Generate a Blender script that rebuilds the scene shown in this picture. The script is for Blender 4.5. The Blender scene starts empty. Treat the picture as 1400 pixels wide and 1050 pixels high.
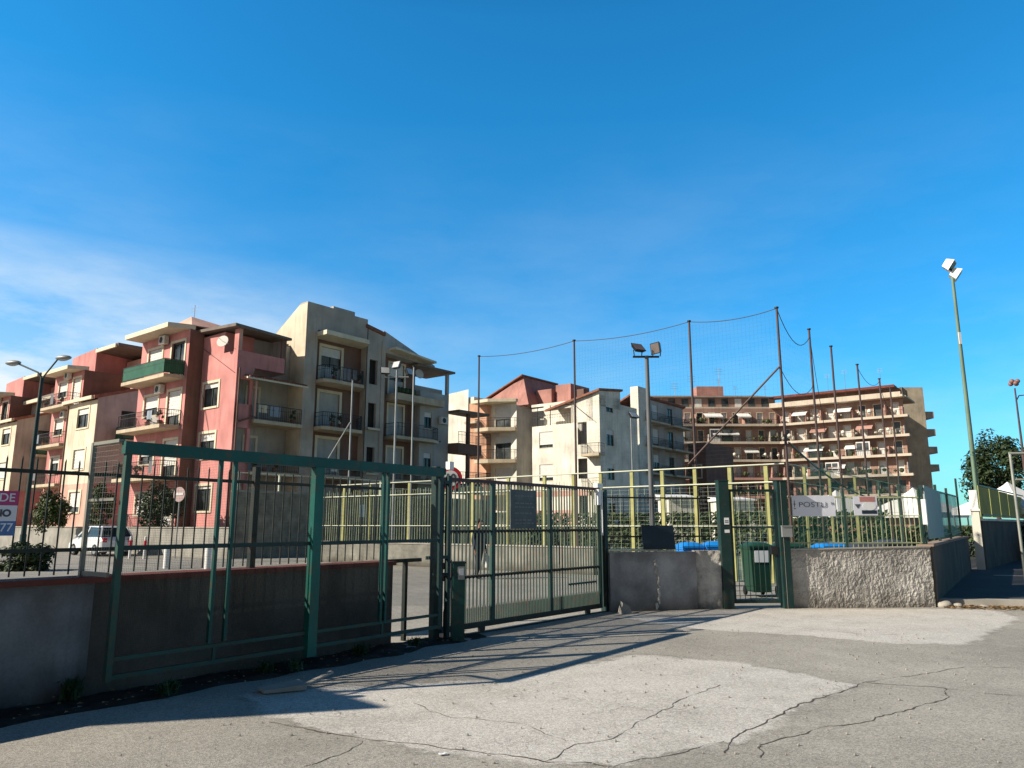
import bpy, math, random
from math import sin, cos, radians, pi
from mathutils import Vector, noise
random.seed(7)
sc = bpy.context.scene
col = sc.collection
D = bpy.data

# ---------------------------------------------------------------- axes of the housing estate
ANG = radians(38)
E1 = (sin(ANG), cos(ANG))
E2 = (cos(ANG), -sin(ANG))
def xy(a, b):
    return (a*E2[0]+b*E1[0], a*E2[1]+b*E1[1])

# ---------------------------------------------------------------- materials
def newmat(name):
    m = D.materials.new(name); m.use_nodes = True
    nt = m.node_tree
    b = nt.nodes['Principled BSDF']
    return m, nt, b
def nd(nt, typ, **kw):
    n = nt.nodes.new(typ)
    for k, v in kw.items():
        if k in n.inputs: n.inputs[k].default_value = v
        else: setattr(n, k, v)
    return n
def mathn(nt, op, a, b=None, clamp=False):
    n = nt.nodes.new('ShaderNodeMath'); n.operation = op; n.use_clamp = clamp
    for i, x in enumerate((a, b)):
        if x is None: continue
        if isinstance(x, (int, float)): n.inputs[i].default_value = x
        else: nt.links.new(x, n.inputs[i])
    return n.outputs[0]
def mixc(nt, fac, c1, c2, mode='MIX'):
    n = nt.nodes.new('ShaderNodeMix'); n.data_type = 'RGBA'; n.blend_type = mode
    for i, x in ((0, fac), (6, c1), (7, c2)):
        if isinstance(x, (int, float)): n.inputs[i].default_value = x
        elif isinstance(x, tuple): n.inputs[i].default_value = (x+(1,))[:4]
        else: nt.links.new(x, n.inputs[i])
    return n.outputs[2]
def ramp(nt, src, p0, p1):
    n = nt.nodes.new('ShaderNodeMapRange'); n.clamp = True
    nt.links.new(src, n.inputs[0]); n.inputs[1].default_value = p0; n.inputs[2].default_value = p1
    return n.outputs[0]
def pos(nt, scale=(1, 1, 1)):
    g = nt.nodes.new('ShaderNodeNewGeometry')
    m = nt.nodes.new('ShaderNodeMapping'); m.inputs['Scale'].default_value = scale
    nt.links.new(g.outputs['Position'], m.inputs['Vector'])
    return m.outputs[0]
def noi(nt, vec, scale, detail=4, rough=.55):
    n = nd(nt, 'ShaderNodeTexNoise', Scale=scale, Detail=detail, Roughness=rough)
    nt.links.new(vec, n.inputs['Vector']); return n.outputs[0]
def M(name, c, rough=.75, var=.16, scale=1.2, streak=0, bump=0, bscale=60, metal=0, dirt=None, spec=.3, fine=.06, damp=0):
    m, nt, b = newmat(name)
    p = pos(nt)
    f = ramp(nt, noi(nt, p, scale), .3, .7)
    dark = tuple(x*(1-var*1.6) for x in c); lite = tuple(min(1, x*(1+var*.7)) for x in c)
    cc = mixc(nt, f, dark, lite)
    f2 = ramp(nt, noi(nt, p, 38, 3), .2, .8)
    cc = mixc(nt, fine*2, cc, mixc(nt, f2, (.2, .2, .2), (.8, .8, .8)), 'OVERLAY')
    if streak:
        s = ramp(nt, noi(nt, pos(nt, (2.6, 2.6, .22)), 1.3, 5, .62), .46, .74)
        s = mathn(nt, 'MULTIPLY', s, ramp(nt, noi(nt, p, .55, 3), .38, .62))
        cc = mixc(nt, mathn(nt, 'MULTIPLY', s, streak), cc, dirt or tuple(x*.35 for x in c))
    if damp:
        sp = nt.nodes.new('ShaderNodeSeparateXYZ'); nt.links.new(p, sp.inputs[0])
        zz = mathn(nt, 'ADD', sp.outputs[2], mathn(nt, 'MULTIPLY', mathn(nt, 'SUBTRACT', noi(nt, p, 2.4, 6, .65), .5), .55))
        lo = mathn(nt, 'SUBTRACT', 1., ramp(nt, zz, .02, .38))
        up = mathn(nt, 'MULTIPLY', ramp(nt, zz, .86, 1.15), .7)
        cc = mixc(nt, mathn(nt, 'MULTIPLY', mathn(nt, 'MAXIMUM', lo, up), damp), cc, mixc(nt, 1., cc, (.38, .35, .31), 'MULTIPLY'))
    nt.links.new(cc, b.inputs['Base Color'])
    b.inputs['Metallic'].default_value = metal
    b.inputs['Specular IOR Level'].default_value = spec
    rr = nd(nt, 'ShaderNodeMapRange'); nt.links.new(f, rr.inputs[0])
    rr.inputs[3].default_value = max(.05, rough-.1); rr.inputs[4].default_value = min(1, rough+.1)
    nt.links.new(rr.outputs[0], b.inputs['Roughness'])
    if bump:
        bp = nd(nt, 'ShaderNodeBump', Strength=bump, Distance=.02)
        nt.links.new(noi(nt, p, bscale, 5, .65), bp.inputs['Height'])
        nt.links.new(bp.outputs[0], b.inputs['Normal'])
    return m
def rusty(name, c, rust=(.11, .05, .025), amt=.5, rough=.5):
    m, nt, b = newmat(name)
    p = pos(nt)
    s = ramp(nt, noi(nt, p, 7, 6, .65), .52, .68)
    v = ramp(nt, noi(nt, p, 2.2, 3), .3, .7)
    base = mixc(nt, v, tuple(x*.72 for x in c), tuple(min(1, x*1.15) for x in c))
    nt.links.new(mixc(nt, mathn(nt, 'MULTIPLY', s, amt), base, rust), b.inputs['Base Color'])
    b.inputs['Roughness'].default_value = rough
    b.inputs['Specular IOR Level'].default_value = .35
    return m

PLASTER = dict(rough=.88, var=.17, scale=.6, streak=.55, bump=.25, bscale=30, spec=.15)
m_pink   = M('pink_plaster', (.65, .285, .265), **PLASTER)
m_pink2  = M('pale_pink_plaster', (.70, .42, .34), **PLASTER)
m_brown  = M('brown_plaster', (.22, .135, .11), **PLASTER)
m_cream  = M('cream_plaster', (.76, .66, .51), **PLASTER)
m_white  = M('off_white_plaster', (.80, .76, .66), **PLASTER)
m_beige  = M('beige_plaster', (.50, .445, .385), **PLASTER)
m_grey   = M('grey_plaster', (.46, .45, .43), **PLASTER)
m_trim   = M('cream_trim', (.74, .66, .50), rough=.8, var=.1, streak=.25)
m_frameg = M('dark_green_joinery', (.035, .06, .05), rough=.4, var=.2)
m_shut   = M('white_shutter', (.70, .69, .66), rough=.55, var=.06, scale=3)
m_glass, _nt, _b = newmat('window_glass')
_b.inputs['Roughness'].default_value = .12; _b.inputs['Specular IOR Level'].default_value = .22
_f = ramp(_nt, noi(_nt, pos(_nt), .9, 2), .35, .65)
_nt.links.new(mixc(_nt, _f, (.02, .026, .03), (.10, .11, .115)), _b.inputs['Base Color'])
m_terr   = M('dusty_brown_render', (.36, .225, .18), **PLASTER)
m_roofmass = M('muted_pink_plaster', (.46, .235, .20), **PLASTER)
m_concd  = M('shade_dark_stained_concrete', (.135, .118, .10), rough=.95, var=.35, scale=.9, streak=.7, bump=.5, bscale=45, dirt=(.025, .02, .017), fine=.12)  # stain streaks over a base darkened to stand in for shade behind the frame
m_bars   = rusty('pale_green_bars', (.40, .44, .25), rust=(.14, .08, .04), amt=.4)
m_roof   = M('terracotta_tiles', (.30, .13, .085), rough=.85, var=.25, scale=3, bump=.5, bscale=14)
m_roofg  = M('grey_brown_roofing', (.20, .165, .14), rough=.85, var=.2, scale=1.5)
m_slab   = M('balcony_concrete', (.56, .47, .34), rough=.85, var=.14, streak=.4)
m_rail   = M('dark_railing', (.045, .04, .04), rough=.5, var=.2)
m_gpanel = M('green_balcony_sheet', (.03, .15, .085), rough=.5, var=.2)
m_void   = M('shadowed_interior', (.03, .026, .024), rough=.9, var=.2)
m_ac     = M('air_conditioner_casing', (.62, .60, .55), rough=.5, var=.08)
m_iron   = rusty('dark_iron', (.014, .022, .018), amt=.5)
m_green  = rusty('green_painted_steel', (.006, .078, .066), amt=.6, rough=.55)
m_teal   = rusty('bright_teal_steel', (.006, .115, .09), amt=.35, rough=.5)
m_greenl = rusty('faded_green_steel', (.025, .075, .06), amt=.65, rough=.6)
m_dgreen = rusty('dark_green_steel', (.008, .036, .033), amt=.3, rough=.55)
m_galv   = M('galvanised_wire', (.42, .43, .38), rough=.45, var=.15, metal=.4)
m_redox  = rusty('red_oxide_rail', (.075, .02, .016), rust=(.03, .015, .012), amt=.8)
m_brpole = rusty('brown_steel_pole', (.085, .052, .046), amt=.5)
m_yel    = rusty('yellow_green_post', (.36, .35, .13), rust=(.25, .14, .05), amt=.4)
m_pale   = M('pale_rail', (.62, .64, .50), rough=.5)
m_steel  = M('grey_steel', (.33, .34, .34), rough=.45, var=.12, metal=.3)
m_black  = M('black_housing', (.02, .02, .022), rough=.45, var=.15)
m_whitem = M('white_paint', (.78, .78, .76), rough=.5, var=.06)
m_red    = M('red_paint', (.55, .025, .04), rough=.45, var=.1)
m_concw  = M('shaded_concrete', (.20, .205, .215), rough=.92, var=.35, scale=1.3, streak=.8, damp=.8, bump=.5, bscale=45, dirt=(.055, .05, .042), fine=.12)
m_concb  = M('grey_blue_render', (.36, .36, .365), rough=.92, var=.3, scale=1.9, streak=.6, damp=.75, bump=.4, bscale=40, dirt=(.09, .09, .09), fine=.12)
m_cap    = M('red_brown_coping', (.20, .062, .048), rough=.85, var=.3, scale=2, streak=.4, bump=.3)
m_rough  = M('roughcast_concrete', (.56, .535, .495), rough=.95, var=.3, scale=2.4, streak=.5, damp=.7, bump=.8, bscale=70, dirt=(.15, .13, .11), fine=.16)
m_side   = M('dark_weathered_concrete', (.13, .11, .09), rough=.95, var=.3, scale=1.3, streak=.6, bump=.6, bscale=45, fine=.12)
m_blue   = M('blue_plastic', (.012, .21, .62), rough=.35, var=.1)
m_binG   = M('green_plastic', (.012, .05, .03), rough=.45, var=.15)
m_binD   = M('charcoal_plastic', (.045, .05, .06), rough=.45, var=.15)
m_label  = M('white_label', (.78, .80, .80), rough=.5, var=.05)
m_bark   = M('bark', (.10, .07, .05), rough=.95, var=.3, scale=6, bump=.6)
m_tent   = M('white_canvas', (.80, .80, .78), rough=.8, var=.05)
m_panelY = M('yellow_green_sheet', (.46, .47, .16), rough=.6, var=.15, streak=.35)
m_text   = M('grey_lettering', (.09, .10, .12), rough=.6)
m_navy   = M('dark_blue_board', (.02, .035, .055), rough=.5, var=.2)
m_notice = M('faded_grey_board', (.10, .115, .12), rough=.6, var=.25, scale=5)
m_carw   = M('white_car_paint', (.70, .72, .74), rough=.22, var=.03, spec=.6)
m_carb   = M('dark_blue_car_paint', (.012, .022, .05), rough=.2, var=.05, spec=.6)
m_tyre   = M('tyre_rubber', (.018, .018, .018), rough=.85)
m_alloy  = M('alloy_rim', (.42, .43, .44), rough=.3, metal=.7)
m_carg, _nt, _b = newmat('car_glass')
_b.inputs['Base Color'].default_value = (.025, .04, .045, 1); _b.inputs['Roughness'].default_value = .08; _b.inputs['Specular IOR Level'].default_value = .2
m_lamp   = M('lamp_glass', (.55, .57, .58), rough=.15)
m_mag    = M('magenta_print', (.46, .06, .20), rough=.5, var=.04)
m_bprint = M('blue_print', (.09, .19, .45), rough=.5, var=.04)
m_wprint = M('white_print', (.74, .76, .84), rough=.55, var=.04)
m_skin   = M('skin', (.42, .24, .17), rough=.6, var=.08)
m_cloth  = M('dark_blue_cloth', (.02, .028, .05), rough=.9, var=.2, scale=8)
m_hair   = M('dark_hair', (.03, .024, .02), rough=.7)
m_stone  = M('stone_cladding', (.30, .26, .20), rough=.95, var=.3, scale=2.5, streak=.3, bump=.8, bscale=9, fine=.14)

def leafmat(name, c1, c2, c3):
    m, nt, b = newmat(name)
    p = pos(nt)
    f = ramp(nt, noi(nt, p, 1.6, 4), .35, .65)
    g = ramp(nt, noi(nt, p, 23, 2), .3, .7)
    nt.links.new(mixc(nt, mathn(nt, 'MULTIPLY', g, .55), mixc(nt, f, c1, c2), c3), b.inputs['Base Color'])
    b.inputs['Roughness'].default_value = .6
    b.inputs['Specular IOR Level'].default_value = .25
    return m
m_leaf  = leafmat('dark_leaves', (.012, .028, .012), (.035, .06, .022), (.06, .08, .03))
m_leaf2 = leafmat('shrub_leaves', (.025, .055, .018), (.06, .10, .03), (.13, .14, .05))
m_weed  = leafmat('weed_leaves', (.012, .04, .012), (.03, .07, .02), (.05, .08, .03))
m_dryl  = leafmat('dry_leaves', (.14, .085, .04), (.30, .19, .09), (.45, .33, .19))
m_hedge = leafmat('hedge_leaves', (.03, .055, .025), (.06, .10, .04), (.11, .14, .07))

def netmat(name, c, fac):
    m, nt, b = newmat(name)
    b.inputs['Base Color'].default_value = c+(1,); b.inputs['Roughness'].default_value = .8
    out = nt.nodes['Material Output']
    tr = nd(nt, 'ShaderNodeBsdfTransparent')
    mx = nd(nt, 'ShaderNodeMixShader')
    f = ramp(nt, noi(nt, pos(nt), 1.1, 4), .25, .75)
    ff = nd(nt, 'ShaderNodeMapRange'); nt.links.new(f, ff.inputs[0]); ff.inputs[3].default_value = fac-.14; ff.inputs[4].default_value = min(1, fac+.14)
    nt.links.new(ff.outputs[0], mx.inputs[0]); nt.links.new(tr.outputs[0], mx.inputs[1]); nt.links.new(b.outputs[0], mx.inputs[2])
    nt.links.new(mx.outputs[0], out.inputs['Surface'])
    return m
m_shade = netmat('green_shade_mesh', (.035, .20, .12), .42)
m_shade2 = netmat('teal_shade_mesh', (.06, .26, .20), .72)

# ground surfaces
def asphalt(name, c, cracks=0., patch=.25, grain=.5, c2=None):
    m, nt, b = newmat(name)
    p = pos(nt)
    base = c
    big = ramp(nt, noi(nt, p, .35, 5, .6), .3, .7)
    mid = ramp(nt, noi(nt, p, 2.3, 6, .68), .3, .72)
    cc = mixc(nt, big, tuple(x*(1-patch) for x in c), tuple(x*(1+patch*.45) for x in c))
    msk2 = None
    if c2:
        at = nt.nodes.new('ShaderNodeAttribute'); at.attribute_name = 'patch'
        e = mathn(nt, 'ADD', at.outputs['Fac'], mathn(nt, 'MULTIPLY', mathn(nt, 'SUBTRACT', noi(nt, p, 2.3, 9, .74), .5), .70))
        msk2 = ramp(nt, e, -.03, .07)
        rim = mathn(nt, 'MULTIPLY', ramp(nt, e, -.10, .0), mathn(nt, 'SUBTRACT', 1., ramp(nt, e, .0, .05)))
        worn = ramp(nt, noi(nt, p, 1.1, 6, .7), .30, .52)
        msk2 = mathn(nt, 'MULTIPLY', msk2, mathn(nt, 'ADD', .55, mathn(nt, 'MULTIPLY', worn, .45)))
        cc = mixc(nt, msk2, cc, mixc(nt, big, tuple(x*.88 for x in c2), c2))
        cc = mixc(nt, mathn(nt, 'MULTIPLY', rim, mathn(nt, 'MULTIPLY', ramp(nt, noi(nt, p, 2.1, 4), .45, .6), .45)), cc, tuple(x*.35 for x in c))
    cc = mixc(nt, mathn(nt, 'MULTIPLY', mid, .42), cc, mixc(nt, 1., cc, (.68, .67, .65), 'MULTIPLY'))
    v = nd(nt, 'ShaderNodeTexVoronoi', Scale=85.); nt.links.new(p, v.inputs['Vector'])
    sep = nd(nt, 'ShaderNodeSeparateColor'); nt.links.new(v.outputs['Color'], sep.inputs[0])
    g = ramp(nt, sep.outputs[0], 0., 1.)
    cc = mixc(nt, grain, cc, mixc(nt, g, (.22, .22, .22), (.80, .78, .74)), 'OVERLAY')
    # dark oily blotches and pale dust
    bl = ramp(nt, noi(nt, p, .9, 7, .7), .60, .74)
    cc = mixc(nt, mathn(nt, 'MULTIPLY', bl, .4), cc, mixc(nt, 1., cc, (.45, .44, .42), 'MULTIPLY'))
    du = ramp(nt, noi(nt, pos(nt, (1, .5, 1)), 1.4, 5, .7), .58, .75)
    cc = mixc(nt, mathn(nt, 'MULTIPLY', du, .25), cc, tuple(min(1, x*1.5) for x in c))
    h = mathn(nt, 'ADD', mathn(nt, 'MULTIPLY', v.outputs['Distance'], .5), noi(nt, p, 160, 3))
    if cracks:
        wn = nd(nt, 'ShaderNodeTexNoise', Scale=2.2, Detail=5.); nt.links.new(p, wn.inputs['Vector'])
        add = nd(nt, 'ShaderNodeVectorMath', operation='MULTIPLY_ADD')
        nt.links.new(wn.outputs['Color'], add.inputs[0]); add.inputs[1].default_value = (.7, .7, 0); nt.links.new(p, add.inputs[2])
        vc = nd(nt, 'ShaderNodeTexVoronoi', Scale=1.5); vc.feature = 'DISTANCE_TO_EDGE'
        nt.links.new(add.outputs[0], vc.inputs['Vector'])
        vc2 = nd(nt, 'ShaderNodeTexVoronoi', Scale=5.5); vc2.feature = 'DISTANCE_TO_EDGE'
        nt.links.new(add.outputs[0], vc2.inputs['Vector'])
        l1 = mathn(nt, 'SUBTRACT', 1., ramp(nt, vc.outputs[0], .0, .012))
        l2 = mathn(nt, 'SUBTRACT', 1., ramp(nt, vc2.outputs[0], .0, .028))
        msk = ramp(nt, noi(nt, p, .8, 3), .47, .62)
        if msk2 is not None: msk = mathn(nt, 'MULTIPLY', msk, mathn(nt, 'ADD', .35, mathn(nt, 'MULTIPLY', msk2, .65)))
        l = mathn(nt, 'MULTIPLY', mathn(nt, 'MAXIMUM', mathn(nt, 'MULTIPLY', l1, .8), mathn(nt, 'MULTIPLY', l2, .6)), mathn(nt, 'MULTIPLY', msk, cracks))
        cc = mixc(nt, l, cc, (.035, .03, .026))
    nt.links.new(cc, b.inputs['Base Color'])
    b.inputs['Roughness'].default_value = .93; b.inputs['Specular IOR Level'].default_value = .2
    bp = nd(nt, 'ShaderNodeBump', Strength=.55, Distance=.008); nt.links.new(h, bp.inputs['Height'])
    nt.links.new(bp.outputs[0], b.inputs['Normal'])
    return m
m_road  = asphalt('worn_asphalt', (.395, .374, .335), cracks=.8, patch=.26, grain=.55, c2=(.61, .585, .55))
m_lot   = asphalt('yard_asphalt', (.31, .30, .275), patch=.25, grain=.4)
m_dark  = asphalt('fresh_dark_asphalt', (.10, .10, .105), patch=.2, grain=.4)
m_court = M('court_floor', (.14, .19, .14), rough=.95, var=.25)
m_earth = M('earth', (.20, .16, .11), rough=.98, var=.35, scale=.4, bump=.5)
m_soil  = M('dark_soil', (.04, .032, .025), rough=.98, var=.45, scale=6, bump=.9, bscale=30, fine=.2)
m_grass = leafmat('dry_grass', (.10, .11, .03), (.20, .19, .05), (.26, .22, .08))
m_kerb  = M('kerb_stone', (.40, .375, .33), rough=.9, var=.2, scale=2, streak=.3, bump=.4)
m_crack = M('crack_shadow', (.10, .088, .074), rough=1, var=.3, scale=8)

# ---------------------------------------------------------------- mesh builder
class MB:
    def __init__(s): s.v = []; s.f = []; s.sm = []
    def add(s, vs, fs, smooth=False):
        n = len(s.v); s.v += [tuple(v) for v in vs]
        for f in fs: s.f.append([n+i for i in f]); s.sm.append(smooth)
    def hexa(s, p):   # 4 bottom, 4 top
        s.add(p, [(3, 2, 1, 0), (4, 5, 6, 7), (0, 1, 5, 4), (1, 2, 6, 5), (2, 3, 7, 6), (3, 0, 4, 7)])
    def box(s, x0, x1, y0, y1, z0, z1):
        s.hexa([(x0, y0, z0), (x1, y0, z0), (x1, y1, z0), (x0, y1, z0), (x0, y0, z1), (x1, y0, z1), (x1, y1, z1), (x0, y1, z1)])
    def quad(s, *p): s.add(p, [tuple(range(len(p)))])
    def prism(s, poly, z0, z1):
        n = len(poly)
        g = (lambda z, i: z(i) if callable(z) else z)
        vs = [(p[0], p[1], g(z0, i)) for i, p in enumerate(poly)]+[(p[0], p[1], g(z1, i)) for i, p in enumerate(poly)]
        fs = [tuple(range(n))[::-1], tuple(range(n, 2*n))]+[(i, (i+1) % n, n+(i+1) % n, n+i) for i in range(n)]
        s.add(vs, fs)
    def bar(s, p, q, r, n=6, r2=None, caps=True):
        p = Vector(p); q = Vector(q); d = (q-p)
        if d.length < 1e-6: return
        d.normalize()
        u = d.cross(Vector((0, 0, 1))) if abs(d.z) < .9 else d.cross(Vector((1, 0, 0)))
        u.normalize(); w = d.cross(u); r2 = r if r2 is None else r2
        vs = []
        for c, rr in ((p, r), (q, r2)):
            for i in range(n):
                t = 2*pi*(i+.5)/n; vs.append(c+u*cos(t)*rr+w*sin(t)*rr)
        fs = [(i, (i+1) % n, n+(i+1) % n, n+i) for i in range(n)]
        s.add(vs, fs, n > 5)
        if caps: s.add(vs[:n], [tuple(range(n))[::-1]]); s.add(vs[n:], [tuple(range(n))])
    def sbar(s, p, q, w, h):    # rectangular bar, w sideways, h vertical-ish
        p = Vector(p); q = Vector(q); d = (q-p).normalized()
        u = d.cross(Vector((0, 0, 1))) if abs(d.z) < .9 else Vector((1, 0, 0))
        u.normalize(); t = u.cross(d).normalized()
        a = u*w/2; b = t*h/2
        s.hexa([p-a-b, p+a-b, q+a-b, q-a-b, p-a+b, p+a+b, q+a+b, q-a+b])
    def tube(s, pts, r, n=6):
        for a, b in zip(pts[:-1], pts[1:]): s.bar(a, b, r, n)
    def disc(s, c, r, nrm, n=24, th=.01):
        c = Vector(c); nrm = Vector(nrm).normalized(); s.bar(c-nrm*th/2, c+nrm*th/2, r, n)
    def sphere(s, c, r, nu=12, nv=8, sq=(1, 1, 1)):
        vs = []; fs = []
        for j in range(nv+1):
            for i in range(nu):
                t = pi*j/nv; p = 2*pi*i/nu
                vs.append((c[0]+r*sq[0]*sin(t)*cos(p), c[1]+r*sq[1]*sin(t)*sin(p), c[2]+r*sq[2]*cos(t)))
        for j in range(nv):
            for i in range(nu):
                fs.append((j*nu+i, j*nu+(i+1) % nu, (j+1)*nu+(i+1) % nu, (j+1)*nu+i)[::-1])
        s.add(vs, fs, True)
    def mesh(s, name, mat, off=(0, 0, 0)):
        me = D.meshes.new(name)
        me.from_pydata([(v[0]-off[0], v[1]-off[1], v[2]-off[2]) for v in s.v], [], s.f)
        me.polygons.foreach_set('use_smooth', s.sm)
        me.materials.append(mat); me.update()
        return me

def link(name, me, parent=None):
    o = D.objects.new(name, me); col.objects.link(o)
    if parent is not None: o.parent = parent
    return o
class Thing:
    """an Empty at the thing's base; parts are given in the thing's own axes (off = origin of those axes)"""
    def __init__(s, name, label, cat, loc=(0, 0, 0), rot=0, group=None, off=(0, 0, 0)):
        o = D.objects.new(name, None); col.objects.link(o)
        o.empty_display_size = .3
        o.location = loc; o.rotation_euler = (0, 0, rot); o['label'] = label; o['category'] = cat
        if group: o['group'] = group
        s.o = o; s.off = off
    def part(s, name, mb, mat, parent=None, label=None):
        o = link(name, mb.mesh(name, mat, s.off), parent or s.o)
        if label: o['label'] = label
        return o
def est(name, label, a, b, z=1.4, group=None, cat='apartment building'):
    x, y = xy(a, b)
    return Thing(name, label, cat, (x, y, z), -ANG, group, (a, b, z))
def single(name, mb, mat, label, cat, loc=(0, 0, 0), rot=0, group=None):
    o = link(name, mb.mesh(name, mat)); o.location = loc; o.rotation_euler = (0, 0, rot)
    o['label'] = label; o['category'] = cat
    if group: o['group'] = group
    return o
def struct(name, mb, mat, loc=(0, 0, 0), rot=0, kind='structure'):
    o = link(name, mb.mesh(name, mat)); o['kind'] = kind; o.location = loc; o.rotation_euler = (0, 0, rot); return o
def dup(root, loc, rot, label=None, group=None):
    r = root.copy(); col.objects.link(r); r.location = loc; r.rotation_euler = (0, 0, rot)
    if label: r['label'] = label
    if group: r['group'] = group
    for ch in list(root.children):
        c = ch.copy(); col.objects.link(c); c.parent = r
        for g in list(ch.children):
            d = g.copy(); col.objects.link(d); d.parent = c
    return r
def textmesh(s, size, name='lettering', depth=.002, bold=0):
    cu = D.curves.new('t', 'FONT'); cu.body = s; cu.size = size; cu.extrude = depth; cu.align_x = 'CENTER'; cu.align_y = 'CENTER'
    cu.offset = bold
    o = D.objects.new('t', cu); col.objects.link(o)
    dg = bpy.context.evaluated_depsgraph_get()
    me = D.meshes.new_from_object(o.evaluated_get(dg)); me.name = name
    D.objects.remove(o); D.curves.remove(cu)
    return me
def text(parent, s, size, loc, mat, bold=0, sx=1, name='lettering', facing=0):
    """upright lettering whose face looks along -y of the parent"""
    me = textmesh(s, size, name, bold=bold); me.materials.clear(); me.materials.append(mat)
    o = link(name, me, parent); o.location = loc; o.rotation_euler = (pi/2, 0, facing); o.scale = (sx, 1, 1)
    return o

# ---------------------------------------------------------------- ground
ROADZ = 0.0
g = MB()
g.quad((-900, -400, -.05), (900, -400, -.05), (900, 1400, -.05), (-900, 1400, -.05))
struct('ground', g, m_earth)
g = MB(); N = 40
import bisect
def hgt(x, y): return .012*noise.noise((x*.35, y*.35, 0))
PATCH1 = [(-1.9, 7.9), (-.07, 8.3), (1.5, 9.8), (2.7, 9.25), (3.55, 8.05), (2.55, 7.0), (1.75, 6.0), (.68, 5.4), (.2, 5.45), (-.6, 5.75), (-1.5, 6.25), (-2.2, 6.9), (-2.6, 7.6)]
PATCH2 = [(2.9, 12.1), (4.2, 11.5), (5.2, 10.7), (6.2, 10.6), (8.9, 13.6), (9.2, 14.8), (8.2, 14.95), (4.0, 14.8), (2.6, 14.4), (1.8, 13.6)]
def inpoly(x, y, P):
    c = False; j = len(P)-1
    for i in range(len(P)):
        if (P[i][1] > y) != (P[j][1] > y) and x < (P[j][0]-P[i][0])*(y-P[i][1])/(P[j][1]-P[i][1])+P[i][0]: c = not c
        j = i
    return c
def sdist(x, y, P):
    d = 9
    for i in range(len(P)):
        ax, ay = P[i-1]; bx, by = P[i]; vx, vy = bx-ax, by-ay
        t = max(0, min(1, ((x-ax)*vx+(y-ay)*vy)/(vx*vx+vy*vy))); d = min(d, math.hypot(x-ax-t*vx, y-ay-t*vy))
    return d if inpoly(x, y, P) else -d
# one asphalt sheet in front of the walls, very slightly uneven; 'patch' holds the distance into the two pale concrete repairs
xs = [-60, -40, -25, -15, -10, -7]+[-5+.075*i for i in range(201)]+[11.5, 14, 20, 30, 45, 60]
ys = [-30, -18, -8, -2, 1, 3]+[4.4+.075*j for j in range(147)]+[15.5]
vs = [(x, y, hgt(x, y)) for y in ys for x in xs]; nx_, ny_ = len(xs), len(ys)
g = MB(); g.add(vs, [(j*nx_+i, j*nx_+i+1, (j+1)*nx_+i+1, (j+1)*nx_+i) for j in range(ny_-1) for i in range(nx_-1)], True)
ro = struct('road', g, m_road)
at_ = ro.data.attributes.new('patch', 'FLOAT', 'POINT')
at_.data.foreach_set('value', [max(-.6, min(.6, max(sdist(x, y, PATCH1), sdist(x, y, PATCH2)))) if 4 < y and -6 < x < 11 else -.6 for x, y, z in vs])
g = MB(); g.quad((-60, 15.5, -.012), (60, 15.5, -.012), (60, 75, -.012), (-60, 75, -.012))
struct('yard', g, m_lot)
CR = [[(-2.0, 6.55), (-1.4, 6.2), (-.95, 6.0), (-.53, 5.85), (.0, 5.62), (.3, 5.5), (.66, 5.4)],
      [(-1.1, 6.0), (-1.2, 5.65), (-1.4, 5.4)],
      [(3.55, 8.05), (3.3, 7.75), (2.95, 7.45), (2.5, 7.05), (1.95, 6.35), (1.6, 5.98), (1.52, 5.7)],
      [(1.6, 5.98), (1.25, 5.75), (.9, 5.55), (.68, 5.38)],
      [(3.65, 8.12), (4.3, 7.85), (4.1, 7.45), (3.7, 7.1), (2.95, 6.6), (2.4, 6.3), (1.85, 5.9), (1.75, 5.6)],
      [(4.3, 7.85), (4.6, 7.6), (5.1, 7.4), (5.6, 7.1)],
      [(2.1, 8.0), (1.65, 7.45), (1.3, 6.9), (.75, 6.1), (.45, 5.85), (.2, 5.5)],
      [(4.0, 12.6), (4.7, 12.1), (5.2, 11.6), (5.7, 11.5)], [(-.9, 7.2), (-.5, 6.7), (.1, 6.5), (.4, 6.0)],
      [(3.6, 8.1), (5.2, 9.0), (6.2, 8.9), (7.5, 9.3)]]
g = MB()
for li, line in enumerate(CR):
    P = []
    for a, b in zip(line[:-1], line[1:]):
        n = max(2, int(math.dist(a, b)/.045))
        P += [(a[0]+(b[0]-a[0])*k/n, a[1]+(b[1]-a[1])*k/n) for k in range(n)]
    P.append(line[-1])
    W = .0062 if li in (0, 2, 4) else .0036
    L, R = [], []
    for i, p in enumerate(P):
        q = P[min(i+1, len(P)-1)]; o = P[max(i-1, 0)]
        d = Vector((q[0]-o[0], q[1]-o[1])).normalized(); nx, ny = -d.y, d.x
        j = noise.noise((p[0]*3.1, p[1]*3.1, li))*.055+noise.noise((p[0]*9, p[1]*9, li))*.028+noise.noise((p[0]*26, p[1]*26, li))*.006
        w = W*(.25+1.5*max(0, .5+noise.noise((p[0]*5, p[1]*5, 40+li))))
        c = (p[0]+nx*j, p[1]+ny*j)
        z = hgt(*c)+.0022
        L.append((c[0]+nx*w, c[1]+ny*w, z)); R.append((c[0]-nx*w, c[1]-ny*w, z))
    n = len(P); g.add(L+R, [(i, n+i, n+i+1, i+1) for i in range(n-1)])
struct('road_crack', g, m_crack)

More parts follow.
